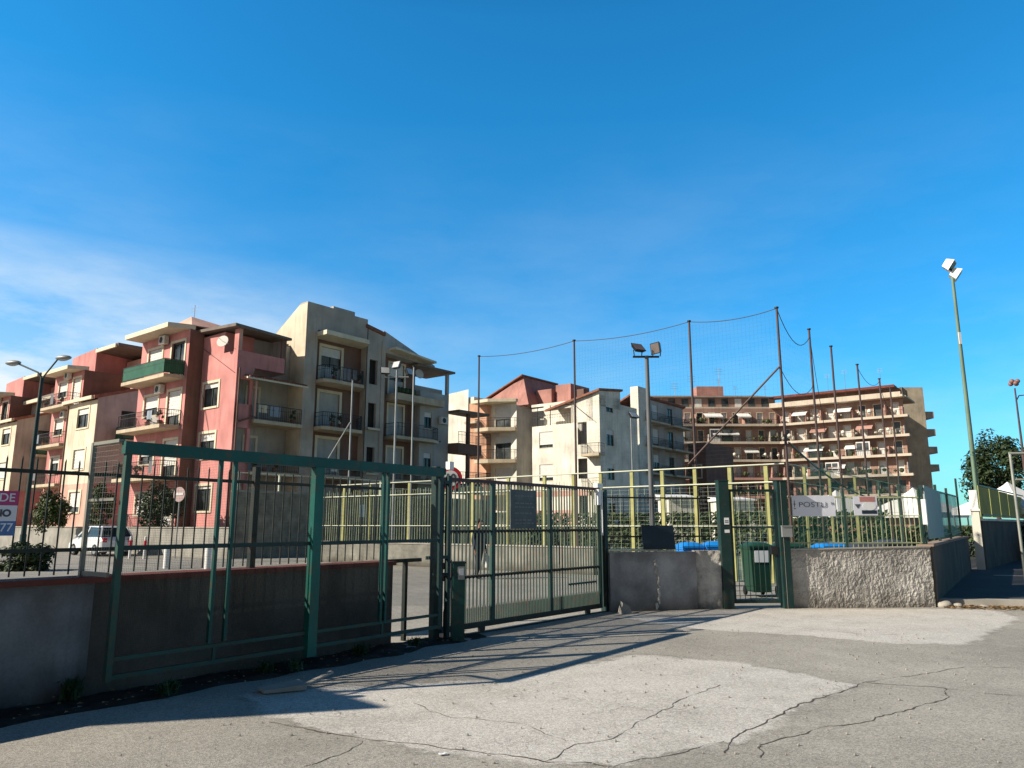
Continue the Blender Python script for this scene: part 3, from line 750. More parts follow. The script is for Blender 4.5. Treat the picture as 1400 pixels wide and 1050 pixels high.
# ---- for-sale board on the left railing
t = Thing('sale_board', 'magenta, white and blue sale board wired to the left railing', 'sign', gxy(-.69, .57)+(1.5,), GA)
for nm, z0, z1, mm in (('blue_panel', .0, .13, m_bprint), ('white_panel', .13, .27, m_wprint), ('magenta_panel', .27, .40, m_mag)):
    w = MB(); w.box(-.62, .03, -.012, -.004, z0, z1); t.part(nm, w, mm)
for s_, z, sz, mm, bo, x in (('IDE', .337, .105, m_wprint, .001, -.075), ('NO', .198, .085, m_text, .004, -.085), ('3377', .07, .105, m_wprint, .001, -.095)):
    text(t.o, s_, sz, (x, -.0135, z), mm, bo)

# ---- kerb, alley surface, dry leaves, metal frame on the right
g = MB(); g.quad((8.7, 15.62, .12), (60, 9.5, .12), (60, 70, .12), (9.3, 16.1, .12)) if False else g.prism([(8.62, 15.75), (12.2, 15.0), (40, 9.0), (60, 70), (38, 70)], -.05, .115)
struct('alley', g, m_dark)
g = MB(); g.hexa([(8.55, 15.45, -.05), (12.2, 14.7, -.05), (12.2, 14.95, -.05), (8.6, 15.75, -.05), (8.55, 15.47, .135), (12.2, 14.72, .135), (12.2, 14.95, .135), (8.6, 15.75, .135)])
g.hexa([(12.2, 14.7, -.05), (30, 10.9, -.05), (30, 11.15, -.05), (12.2, 14.95, -.05), (12.2, 14.72, .135), (30, 10.92, .135), (30, 11.15, .135), (12.2, 14.95, .135)])
struct('kerb', g, m_kerb)
g = MB(); g.prism([(14.2, 22.6), (26, 20.5), (26, 20.85), (14.35, 22.95)], .1, .122); g.prism([(11.3, 16.6), (11.5, 16.55), (13.6, 19.6), (13.4, 19.7)], .1, .121); struct('pavement_line', g, m_kerb)
rnd = random.Random(11)
g = MB()
for k in range(2200):
    s_ = rnd.random(); x = 8.4+s_*4.4; y = 15.35-s_*.95-abs(rnd.gauss(0, .22))
    z = hgt(x, y)+.012+rnd.random()*.03; a = rnd.random()*6.28; l = rnd.uniform(.015, .05); ti = rnd.uniform(-.02, .02)
    u = (cos(a)*l, sin(a)*l); v = (-sin(a)*l*.5, cos(a)*l*.5)
    g.quad((x-u[0], y-u[1], z-ti), (x+v[0], y+v[1], z+.01), (x+u[0], y+u[1], z+ti), (x-v[0], y-v[1], z+.004))
struct('leaf_litter', g, m_dryl, kind='stuff')
rnd = random.Random(5)
for k, (s_, r_) in enumerate(((8.5, .14), (8.72, .1), (9.15, .08))):
    w = MB(); w.sphere((0, 0, r_*.3), r_, 9, 6, (1.2, .9, .6)); w.v = [tuple(c*(1+.22*noise.noise((v[0]*14, v[1]*14, v[2]*14+k))) for c in v) for v in w.v]
    single('stone', w, m_kerb, ('largest pale broken stone at the foot of the roughcast corner', 'middle pale stone in the leaves by the kerb', 'smallest pale stone in the leaves by the kerb')[k], 'stone', (s_, 15.2-.3*(s_-8.5), 0), k*1.3, 'stones by the kerb')
t = Thing('metal_frame', 'thin pale upright metal frame standing in the alley at the right edge', 'frame', (13.35, 20, .12), radians(-12))
w = MB(); w.bar((0, 0, 0), (0, 0, 3.35), .035, 8); t.part('post', w, m_galv)
w = MB(); w.bar((2.2, 0, 0), (2.2, 0, 3.35), .035, 8); t.part('post', w, m_galv)
w = MB(); w.bar((-.03, 0, 3.35), (2.23, 0, 3.35), .035, 8); t.part('top_bar', w, m_galv)
w = MB(); w.bar((.03, 0, 2.65), (2.17, 0, 2.65), .028, 8); t.part('cross_bar', w, m_galv)

# ---- weeds along the wall foot, small litter
rnd = random.Random(21)
labs = ['tallest green weed at the foot of the left boundary wall', 'green weed under the left corner of the tall frame', 'small weed in the soil below the middle of the tall frame', 'low weed tuft below the wide green post', 'weed tuft under the right half of the tall frame', 'last weed tuft near the catch post']
for k, (s_, y, h) in enumerate(((-.12, .36, .20), (.55, -.12, .15), (1.72, .05, .13), (2.0, -.1, .12), (3.1, .1, .14), (4.0, .05, .12))):
    w = MB(); blades(w, 0, 0, 0, 36, h, .1, rnd)
    for q in range(50):
        a = rnd.random()*6.28; d = rnd.random()*.12; zz = rnd.random()*h*.8; l = rnd.uniform(.012, .03)
        p = Vector((cos(a)*d, sin(a)*d, zz)); u = Vector((rnd.gauss(0, 1), rnd.gauss(0, 1), rnd.gauss(0, .6))).normalized()*l; v = u.orthogonal().normalized()*l*.5
        w.quad(p-u, p+v, p+u, p-v)
    x, yy = gxy(s_, y); single('weed', w, m_weed, labs[k], 'weed', (x, yy, .03), k, 'weeds along the wall foot')
w = MB()
for k in range(240):
    s_ = rnd.uniform(-4, 5.2); y = rnd.uniform(-.25, .42); x, yy = gxy(s_, y); a = rnd.random()*6.28; l = rnd.uniform(.01, .03); z = .05+rnd.random()*.03
    w.quad((x-cos(a)*l, yy-sin(a)*l, z), (x+sin(a)*l*.6, yy-cos(a)*l*.6, z+.01), (x+cos(a)*l, yy+sin(a)*l, z), (x-sin(a)*l*.6, yy+cos(a)*l*.6, z+.004))
struct('leaf_litter', w, m_dryl, kind='stuff')
w = MB(); w.hexa([(-.2, -.12, .0), (.2, -.14, .0), (.18, .12, .0), (-.22, .1, .0), (-.2, -.12, .03), (.2, -.14, .05), (.18, .12, .06), (-.22, .1, .02)])
single('broken_slab', w, m_kerb, 'thin broken slab lying tilted in the shaded ground before the tall frame', 'slab', (-2.25, 7.75, .01), .5)
w = MB(); w.sbar((-.2, 0, .02), (.2, .05, .09), .05, .02); single('loose_batten', w, m_kerb, 'short pale batten lying beside the broken slab', 'batten', (-1.95, 7.95, .01), .9)
w = MB(); n = 6; vs = [(.06*i/n-.03, .035*j/n-.0175, .006+.012*abs(noise.noise((i*.9, j*.9, 3)))) for j in range(n+1) for i in range(n+1)]
w.add(vs, [(j*(n+1)+i, j*(n+1)+i+1, (j+1)*(n+1)+i+1, (j+1)*(n+1)+i) for j in range(n) for i in range(n)])
single('paper_scrap', w, m_label, 'white crumpled paper scrap on the road in the foreground', 'litter', (-.49, 5.65, .006), .3)
rnd = random.Random(8); w = MB()
for k in range(420):
    x = rnd.uniform(-3, 6); y = rnd.uniform(5.2, 12); r_ = rnd.uniform(.003, .011); z = hgt(x, y)+.008
    w.hexa([(x-r_, y-r_, z-.004), (x+r_, y-r_*.7, z-.004), (x+r_*.8, y+r_, z-.004), (x-r_, y+r_, z-.004), (x-r_*.6, y-r_*.5, z+r_), (x+r_*.6, y-r_*.6, z+r_*.8), (x+r_*.5, y+r_*.6, z+r_), (x-r_*.6, y+r_*.5, z+r_*.7)])
struct('loose_grit', w, m_kerb, kind='stuff')
#PART3
# ================================================================ MIDDLE GROUND
def W3(a, b, z): x, y = xy(a, b); return (x, y, z)
CB = 21.3
# ---- sports court
g = MB(); P = [xy(*q) for q in ((-28, CB+.2), (-6.9, CB+.2), (-6.9, 60), (-28, 60))]; g.prism(P, -.04, .004); struct('court', g, m_court)
t = est('court_wall', 'low pale concrete wall round the foot of the yellow sports fence', -28, CB, 0, cat='wall')
w = MB(); w.box(-28, -13.2, CB-.1, CB+.1, -.05, .84); t.part('wall_face', w, M('court_concrete', (.27, .26, .225), rough=.95, var=.3, streak=.8, damp=.8, bump=.4))
w = MB(); w.box(-28, -13.18, CB-.13, CB+.13, .84, .89); t.part('coping', w, m_kerb)
t = est('court_fence', 'fence of yellow green posts and pale rails round the sports court', -28, CB, 0, cat='fence')
for a in (-27.4, -25.87, -24.22, -21.87, -20.2, -18.5, -16.8, -15.2, -14.0, -12.93, -11.77, -10.7, -9.61, -8.52, -7.45):
    w = MB(); w.box(a-.055, a+.055, CB-.04, CB+.04, .0 if a > -13.3 else .89, 3.3); t.part('post', w, m_yel)
for b in (23.0, 25.6, 28.8, 32.4, 36.0):
    w = MB(); w.box(-6.94, -6.86, b-.04, b+.04, 0, 3.3); t.part('post', w, m_yel if b < 29 else m_greenl)
w = MB()
for z in (3.28, 2.78): w.bar((-28, CB-.06, z), (-6.9, CB-.06, z), .022, 6); w.bar((-6.84, CB, z), (-6.84, 40, z), .012, 6)
w.bar((-28, CB-.06, 1.55), (-6.9, CB-.06, 1.55), .016, 6)
t.part('rail', w, m_pale)
w = MB(); rb = random.Random(2)
a = -27.9
while a < -13.2: w.bar((a, CB, .89), (a+.03*rb.uniform(-1, 1), CB, 3.0+.05*rb.uniform(-1, 1)), .010, 4); a += .145
while a < -6.9: w.bar((a, CB, .05), (a+.03*rb.uniform(-1, 1), CB, 2.75), .006, 4); a += .30
t.part('bars', w, m_bars)
w = MB()
a = -13.2
while a < -6.9: w.bar((a, CB+.03, .3), (a, CB+.03, 2.75), .002, 3, caps=False); a += .12
for k in range(20): w.bar((-13.2, CB+.03, .4+.12*k), (-6.9, CB+.03, .4+.12*k), .002, 3, caps=False)
t.part('wire_mesh', w, m_galv)
# net poles
PO = [(-25.63, CB, 7.9), (-21.79, CB, 8.0), (-18.25, CB, 7.95), (-13.89, CB, 7.9), (-9.58, CB, 7.86), (-6.84, CB, 7.8), (-6.9, 24.59, 7.85), (-6.9, 27.08, 7.75), (-6.9, 30.66, 7.7), (-6.9, 34.33, 7.7), (-6.9, 36.37, 7.6)]
PL = ['leftmost tall net pole, braced, before the beige apartment block', 'pale net pole just right of the small floodlight cluster before the beige block', 'net pole standing before the gap right of the beige block', 'net pole in front of the white apartment block', 'net pole between the black floodlights and the tall corner pole', 'tallest corner net pole carrying a long diagonal brace', 'first net pole right of the corner pole', 'second net pole right of the corner pole', 'third net pole right of the corner pole', 'fourth net pole right of the corner pole', 'last and farthest net pole of the right hand row']
for (a, b, h), lab in zip(PO, PL):
    t = est('net_pole', lab, a, b, 0, 'brown poles holding the sports net', 'pole')
    w = MB(); w.bar((a, b, -.1), (a, b, h), .042, 8, .034); t.part('shaft', w, m_brpole if a > -20 or a == -6.9 else m_steel)
    w = MB(); w.bar((a, b, h), (a, b, h+.04), .06, 8); t.part('cap', w, m_iron)
    if lab.startswith('tallest'):
        w = MB(); w.bar((-6.86, CB-.05, 6.05), (-9.75, CB-.12, 3.4), .028, 8); t.part('brace', w, m_brpole)
    if lab.startswith('leftmost'):
        w = MB(); w.bar((a, CB-.05, 6.0), (a-2.3, CB-.12, 3.4), .03, 8); t.part('brace', w, m_steel)
# nets
def sag(p, q, n, d):
    return [(p[0]+(q[0]-p[0])*k/n, p[1]+(q[1]-p[1])*k/n, p[2]+(q[2]-p[2])*k/n-4*d*(k/n)*(1-k/n)) for k in range(n+1)]
t = est('ball_net', 'fine ball net hanging on a wire between the tall front poles', -18.25, CB, 0, cat='net')
w = MB(); tops = [(-18.25, CB, 7.95), (-13.89, CB, 7.9), (-9.58, CB, 7.86), (-6.84, CB, 7.8)]
for p, q in zip(tops[:-1], tops[1:]): w.tube(sag(p, q, 10, .14), .012, 5)
t.part('top_wire', w, m_rail)
w = MB(); a = -13.8
def thin(w, p, q, r=.0010): w.bar(p, q, r, 3, caps=False)
while a < -6.9: thin(w, (a, CB, 3.3), (a, CB, 7.72)); a += .12
z = 3.4
while z < 7.75: thin(w, (-13.89, CB, z), (-6.84, CB, z)); z += .12
t.part('mesh', w, m_rail)
t = est('ball_net', 'loose sagging ball net between the right hand row of poles', -6.9, CB, 0, cat='net')
for pts_, r_ in ((sag((-6.84, CB, 7.8), (-6.9, 24.59, 7.6), 10, .62), .012), (sag((-6.84, CB, 6.0), (-6.9, 24.6, 6.0), 10, .5), .010), (sag((-6.9, 24.6, 7.6), (-6.9, 25.6, 4.4), 6, .1), .010), (sag((-6.9, 30.66, 7.6), (-6.9, 34.33, 7.6), 8, .4), .010), (sag((-6.9, 34.3, 7.4), (-6.9, 36.4, 6.3), 6, .2), .010), (sag((-6.85, CB+.3, 3.9), (-6.9, 36, 2.7), 12, .6), .03)):
    w = MB(); w.tube(pts_, r_, 5); t.part('wire', w, m_rail)

w = MB(); b = CB+.15
while b < 24.5:
    k = (b-CB)/3.3; zt = 7.75-4*.62*k*(1-k); thin(w, (-6.9, b, 3.3), (-6.9, b, zt)); b += .16
z = 3.4
while z < 7.1: thin(w, (-6.9, CB, z), (-6.9, 24.59, z)); z += .16
t.part('mesh', w, m_rail)
t = est('shade_net', 'torn green shade netting draped on the right side of the court', -6.9, CB, 0, cat='net')
w = MB(); nb, nz = 40, 14; vs = []
for j in range(nz+1):
    for i in range(nb+1):
        b = 21.6+15*i/nb; zt = 3.25+.45*noise.noise((b*.5, 0, 3))+(.5 if b > 27 else 0); zb = .5+.35*noise.noise((b*.8, 5, 3))
        z = zb+(zt-zb)*j/nz
        vs.append((-6.78+.12*noise.noise((b*.9, z*.9, 7)), b, z))
w.add(vs, [(j*(nb+1)+i, j*(nb+1)+i+1, (j+1)*(nb+1)+i+1, (j+1)*(nb+1)+i) for j in range(nz) for i in range(nb)], True)
t.part('netting', w, m_shade)

# ---- floodlights
def lamp_head(w, gl, c, yaw, tilt, sx, sz, d=.1):
    m = (Vector((cos(yaw), sin(yaw), 0)), Vector((-sin(yaw)*cos(tilt), cos(yaw)*cos(tilt), sin(tilt))), Vector((sin(yaw)*sin(tilt), -cos(yaw)*sin(tilt), cos(tilt))))
    def P(x, y, z): return Vector(c)+m[0]*x+m[1]*y+m[2]*z
    w.hexa([P(-sx, -d, -sz), P(sx, -d, -sz), P(sx*.7, d, -sz*.7), P(-sx*.7, d, -sz*.7), P(-sx, -d, sz), P(sx, -d, sz), P(sx*.7, d, sz*.7), P(-sx*.7, d, sz*.7)])
    gl.hexa([P(-sx*.86, -d-.006, -sz*.86), P(sx*.86, -d-.006, -sz*.86), P(sx*.86, -d-.001, -sz*.86), P(-sx*.86, -d-.001, -sz*.86), P(-sx*.86, -d-.006, sz*.86), P(sx*.86, -d-.006, sz*.86), P(sx*.86, -d-.001, sz*.86), P(-sx*.86, -d-.001, sz*.86)])
t = Thing('floodlight_pole', 'grey pole with two black square floodlights behind the block wall', 'floodlight', (3.7, 20, 0), 0)
w = MB(); w.bar((0, 0, -.1), (0, 0, 6.15), .075, 10, .055); t.part('pole', w, M('dull_pole_grey', (.13, .135, .14), rough=.5, var=.15))
w = MB(); w.box(-.38, .34, -.025, .025, 6.1, 6.15); t.part('cross_arm', w, m_black)
for x, yw, ti in ((-.24, .5, -.75), (.27, -1.0, .15)):
    w = MB(); gl = MB(); lamp_head(w, gl, (x, -.02, 6.36), yw, ti, .18, .16, .05); w.bar((x-.1, 0, 6.14), (x-.12, 0, 6.32), .015, 5); w.bar((x+.1, 0, 6.14), (x+.12, 0, 6.32), .015, 5)
    h = t.part('floodlight', w, m_black); t.part('lens', gl, M('dusty_lens', (.16, .13, .12), rough=.3), h)
t = Thing('floodlight_pole', 'tall green pole with two white floodlights above the yellow panels on the right', 'floodlight', (18.52, 30, 0), 0)
w = MB(); w.bar((0, 0, -.1), (0, 0, 11.8), .11, 10, .06); t.part('pole', w, M('pale_green_pole', (.16, .24, .17), rough=.5, var=.15))
w = MB(); w.box(-.1, .0, -.14, -.1, 8.9, 9.4); t.part('plate', w, m_whitem)
for x, z, yw in ((-.1, 12.35, .9), (.12, 11.95, 1.1)):
    w = MB(); gl = MB(); lamp_head(w, gl, (x, 0, z), yw, .6, .30, .24, .16); w.bar((0, 0, 11.7), (x, 0, z), .03, 6)
    h = t.part('floodlight', w, m_whitem); t.part('lens', gl, m_black, h)
t = Thing('floodlight_pole', 'slim pole with a cluster of small floodlights before the beige apartment block', 'floodlight', W3(-22.8, CB, 0), 0)
w = MB(); w.bar((0, 0, -.1), (0, 0, 8.0), .05, 8, .04); w.bar((-.5, 0, 7.7), (.5, 0, 7.7), .03, 6); t.part('pole', w, m_steel)
for x, z, yw in ((-.5, 7.95, .3), (.0, 8.2, -.6), (.5, 7.9, 1.)):
    w = MB(); gl = MB(); lamp_head(w, gl, (x, 0, z), yw, -.4, .2, .16, .08); h = t.part('floodlight', w, m_black); t.part('lens', gl, m_lamp, h)
t = Thing('floodlight_pole', 'thin pole with one small floodlight before the white apartment block', 'floodlight', W3(-15.05, 27.3, 0), 0)
w = MB(); w.bar((0, 0, -.1), (0, 0, 5.95), .04, 8, .03); t.part('pole', w, m_steel)
w = MB(); gl = MB(); lamp_head(w, gl, (.1, 0, 6.05), .7, -.7, .24, .16, .06); h = t.part('floodlight', w, m_black); t.part('lens', gl, m_lamp, h)
# street lamps
t = Thing('street_lamp', 'dark double armed street lamp at the left before the pink houses', 'street lamp', (-19.9, 31, 0), radians(-15))
w = MB(); w.bar((0, 0, -.1), (0, 0, 1.2), .12, 10, .12); w.bar((0, 0, 1.2), (0, 0, 7.7), .10, 10, .07); t.part('pole', w, m_dgreen)
for sx, ln, zz, lab in ((-1, 1.35, 8.38, None), (1, .7, 8.45, None)):
    w = MB(); w.tube([(0, 0, 7.65), (sx*.25, 0, 7.95), (sx*ln, 0, zz)], .035, 6); a_ = t.part('arm', w, m_dgreen)
    w = MB(); c = (sx*(ln+.3), 0, zz+.06); w.sphere(c, .4, 14, 8, (1, .45, .28)); t.part('lamp_head', w, m_steel)
    w = MB(); w.sphere((c[0], 0, c[2]-.06), .27, 12, 6, (1, .45, .3)); t.part('lamp_glass', w, m_lamp)
t = Thing('street_lamp', 'slim street lamp with small reddish head at the far right edge', 'street lamp', (27.4, 40, 0), radians(20))
w = MB(); w.bar((0, 0, -.1), (0, 0, 5.5), .10, 8, .09); w.bar((0, 0, 5.5), (0, 0, 8.9), .06, 8, .04); t.part('pole', w, m_brpole)
w = MB()
for k in range(6): w.sphere((.16*cos(k*1.05), .16*sin(k*1.05), 9.15+.12*(k % 2)), .13, 8, 6)
t.part('lamp_head', w, M('reddish_lamp', (.32, .17, .15), rough=.5))
w = MB(); w.tube([(0, 0, 8.2), (.25, 0, 8.5), (1.2, 0, 8.62)], .03, 6); t.part('arm', w, m_steel)
w = MB(); w.sphere((1.4, 0, 8.6), .3, 10, 6, (1, .5, .3)); t.part('side_lamp', w, m_steel)

# ---- alley beyond the wall: pillar, dark wall with yellow sheets, marquee roofs, tree
t = Thing('concrete_pillar', 'pale slender concrete pillar at the end of the dark alley wall', 'pillar', (15.75, 25.75, 0), RWA)
w = MB(); w.box(-.1, .1, -.12, .12, -.05, 2.05); t.part('shaft', w, m_white)
w = MB(); w.box(-.14, .14, -.16, .16, 2.05, 2.12); w.box(-.1, .1, -.12, .12, 2.12, 2.75); t.part('cap', w, m_whitem)
t = Thing('sheeted_wall', 'dark wall topped with yellow green corrugated sheets along the alley', 'wall', (16.0, 26.0, 0), pi/2-ANG+radians(-1.5))
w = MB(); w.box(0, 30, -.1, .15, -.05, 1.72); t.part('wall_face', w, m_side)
w = MB(); w.box(-.1, 30, -.16, .2, 1.72, 1.80); t.part('coping', w, m_white)
for k in range(5):
    w = MB(); n = 34; vs = []
    s0 = k*2.55+.08
    for i in range(n+1):
        s = s0+2.4*i/n; y = -.08+.03*sin(i*pi/2)
        vs += [(s, y, 1.86), (s, y, 2.93-.02*k)]
    w.add(vs, [(2*i, 2*i+2, 2*i+3, 2*i+1) for i in range(n)]); t.part('sheet', w, m_panelY)
w = MB(); w.box(0, 13, -.14, -.11, 2.90, 2.95); w.box(0, 13, -.14, -.11, 1.90, 1.95); t.part('rail', w, m_iron)
def marquee(lab, x, y, z, r, h, group, cat='marquee', leg=True):
    t = Thing('marquee', lab, cat, (x, y, 0), .4, group)
    w = MB(); c = [(-r, -r, z), (r, -r, z), (r, r, z), (-r, r, z)]
    n = 8
    rings = []
    for k in range(n+1):
        f = k/n; rr = r*(1-f)**1.25+.02; rings.append([(sx*rr, sy*rr, z+h*f) for sx, sy in ((-1, -1), (1, -1), (1, 1), (-1, 1))])
    for A_, B_ in zip(rings[:-1], rings[1:]):
        for i in range(4): w.quad(A_[i], A_[(i+1) % 4], B_[(i+1) % 4], B_[i])
    w.box(-r, r, -r, -r+.02, z-.3, z); w.box(-r, r, r-.02, r, z-.3, z); w.box(-r, -r+.02, -r+.02, r-.02, z-.3, z); w.box(r-.02, r, -r+.02, r-.02, z-.3, z)
    t.part('canopy', w, m_tent)
    for sx in (-1, 1):
        for sy in (-1, 1):
            w = MB(); w.bar((sx*(r-.06), sy*(r-.06), 0), (sx*(r-.06), sy*(r-.06), z-.02), .04, 6); t.part('leg', w, m_steel)
    return t
marquee('white pointed marquee roof behind the yellow sheets, larger and nearer', 24.4, 37, 2.35, 1.8, 1.3, 'marquees on the right')
marquee('white pointed marquee roof behind the yellow sheets, farther right', 28.3, 40, 2.3, 1.7, 1.15, 'marquees on the right')
marquee('white marquee behind the green netting, left one', 20.2, 47, 2.3, 2.0, 1.4, 'marquees behind the court')
marquee('white marquee behind the green netting, right one', 24.5, 46, 2.3, 2.0, 1.5, 'marquees behind the court')
for lab, x, y, L_, h in (('white site cabin behind the court seen left of the little gate', 11.3, 50, 1.9, 3.3), ('white site cabin behind the court seen through the little gate', 15.6, 52, 2.2, 3.2)):
    t = Thing('site_cabin', lab, 'cabin', (x, y, 0), .1, 'cabins behind the court')
    w = MB(); w.box(-L_/2, L_/2, 0, 2.4, .15, h); t.part('body', w, m_white)
    w = MB(); w.hexa([(-L_/2-.15, -.2, h), (L_/2+.15, -.2, h), (L_/2+.15, 2.6, h), (-L_/2-.15, 2.6, h), (-L_/2-.15, -.2, h+.1), (L_/2+.15, -.2, h+.1), (L_/2+.15, 2.6, h+.35), (-L_/2-.15, 2.6, h+.35)]); t.part('roof', w, m_whitem)
    for x0 in (-.4,):
        w = MB(); w.box(x0-.06, x0+.86, -.04, -.005, 1.3, 2.3); f_ = t.part('window', w, m_frameg); w = MB(); w.box(x0, x0+.8, -.05, -.041, 1.36, 2.24); t.part('pane', w, m_glass, f_)
for k, (a, b, la, lab) in enumerate(((-19, 38.6, 22, 'clipped dark hedge behind the court, left part'), (-4, 41, 11, 'clipped dark hedge behind the green netting on the right'))):
    t = est('hedge', lab, a, b, 0, 'hedges behind the court', 'hedge')
    w = MB(); rnd = random.Random(30+k)
    for i in range(9000 if k == 0 else 5200):
        p = Vector((a-la/2+la*rnd.random(), b+rnd.uniform(-.7, .7), (2.25 if k == 0 else 1.5)*rnd.random()**.7)); n_ = Vector((rnd.gauss(0, 1), rnd.gauss(0, 1), rnd.gauss(0, 1))).normalized(); u = n_.orthogonal().normalized()*.13*rnd.uniform(.6, 1.3); v = n_.cross(u)*.5
        w.quad(p-u, p+v, p+u, p-v)
    t.part('foliage', w, m_hedge)
    for i in range(14):
        w = MB(); w.bar((a-la/2+la*(i+.5)/14, b, -.05), (a-la/2+la*(i+.5)/14+.1, b, 1.2), .04, 5, .02); t.part('stem', w, m_bark)
tree('broad_tree', 'large dark round tree beyond the marquees at the right', 38.5, 60, 0, 3.2, (2.75, 2.6, 3.3), 9000, .16, m_leaf, 'tree', 3, None, 34)

# ---- raised ground of the estate, retaining walls
g = MB(); P = [xy(*q) for q in ((-180, 20.9), (-33.2, 20.9), (-33.2, 120), (-180, 120))]; g.prism(P, -.05, 1.38); struct('terrace', g, m_earth)
g = MB(); g.prism([xy(*q) for q in ((-150, 20.75), (-40.5, 20.75), (-40.5, 22.2), (-150, 22.2))], 1.3, 1.43); struct('grass', g, m_grass, kind='stuff')
t = est('retaining_wall', 'long low grey retaining wall before the pink houses', -40, 20.6, 0, cat='wall')
w = MB(); w.box(-150, -33.3, 20.55, 20.85, -.05, 1.42); t.part('wall_face', w, M('retaining_concrete', (.34, .325, .29), rough=.95, var=.2, streak=.6, bump=.4))
w = MB(); w.box(-150, -33.3, 20.5, 20.9, 1.42, 1.47); t.part('coping', w, m_kerb)
t = est('stone_wall', 'tall stone clad retaining wall with a pale railing left of the court', -33, 21, 0, cat='wall')
w = MB(); w.box(-33.25, -32.95, 20.5, 40, -.05, 3.15); t.part('wall_face', w, m_stone)
w = MB(); w.box(-33.3, -32.9, 20.45, 40, 3.15, 3.25); t.part('coping', w, m_kerb)
w = MB()
for z in (4.1, 3.7): w.bar((-33.1, 20.6, z), (-33.1, 40, z), .025, 6)
t.part('rail', w, m_pale)
for k in range(9):
    w = MB(); w.box(-33.14, -33.06, 20.7+2.3*k-.04, 20.7+2.3*k+.04, 3.25, 4.12); t.part('post', w, m_pale)
w = MB(); w.box(-32.94, -32.9, 28.2, 28.6, 2.0, 2.7); t.part('white_sign', w, m_label)
# bushes
bush('bush', 'dark spiky bush beside the foot of the double street lamp', -17.3, 27.2, 0, (1.05, .8, .55), 2600, .11, m_leaf, 41)
bush('bush', 'green shrub before the pink house front, right of the street lamp', -28.1, 46.0, 1.4, (1.25, .9, 1.25), 2600, .13, m_leaf2, 42)
bush('bush', 'tall dark shrub between the two pink houses behind the round sign', -20.0, 43.2, 1.4, (1.5, .9, 1.55), 3400, .12, m_leaf, 43)
bush('bush', 'slim light green shrub above the white car', -24.4, 45.0, 1.4, (.8, .7, 1.6), 2000, .12, m_leaf2, 44)
bush('bush', 'low dry green plant left of the spiky bush', -19.3, 27.6, 0, (.7, .6, .5), 900, .1, m_leaf2, 45)
# round sign seen through the frame
t = Thing('round_sign', 'round pale traffic sign on a thin pole before the pink house', 'sign', (-16.3, 37, 0), radians(-20))
w = MB(); w.bar((0, 0, -.1), (0, 0, 3.3), .035, 8); t.part('pole', w, m_steel)
w = MB(); w.disc((0, -.05, 3.05), .36, (0, 1, 0), 24, .02); d = t.part('disc', w, M('pinkish_sign', (.50, .36, .35), rough=.5))
w = MB(); w.box(-.26, .26, -.075, -.062, 3.02, 3.12); t.part('bar', w, m_label, d)
# bollards
for k, (x, y, h, mt, lab) in enumerate(((-18.4, 36.8, 1.0, m_red, 'left red and white bollard in the yard'), (-17.5, 36.4, 1.0, m_red, 'right red and white bollard in the yard'), (-12.9, 28.6, .8, m_whitem, 'left thick white bollard in the yard'), (-11.2, 28.2, .8, m_whitem, 'right thick white bollard in the yard'))):
    t = Thing('bollard', lab, 'bollard', (x, y, 0), 0, 'bollards in the yard'); r = .06 if mt is m_red else .11
    w = MB(); w.bar((0, 0, -.05), (0, 0, h), r, 12); t.part('post', w, m_whitem)
    w = MB(); w.bar((0, 0, h*.55), (0, 0, h*.85), r+.004, 12); t.part('band', w, mt if mt is m_red else m_label)
    w = MB(); w.sphere((0, 0, h), r, 12, 6, (1, 1, .6)); t.part('cap', w, m_whitem)

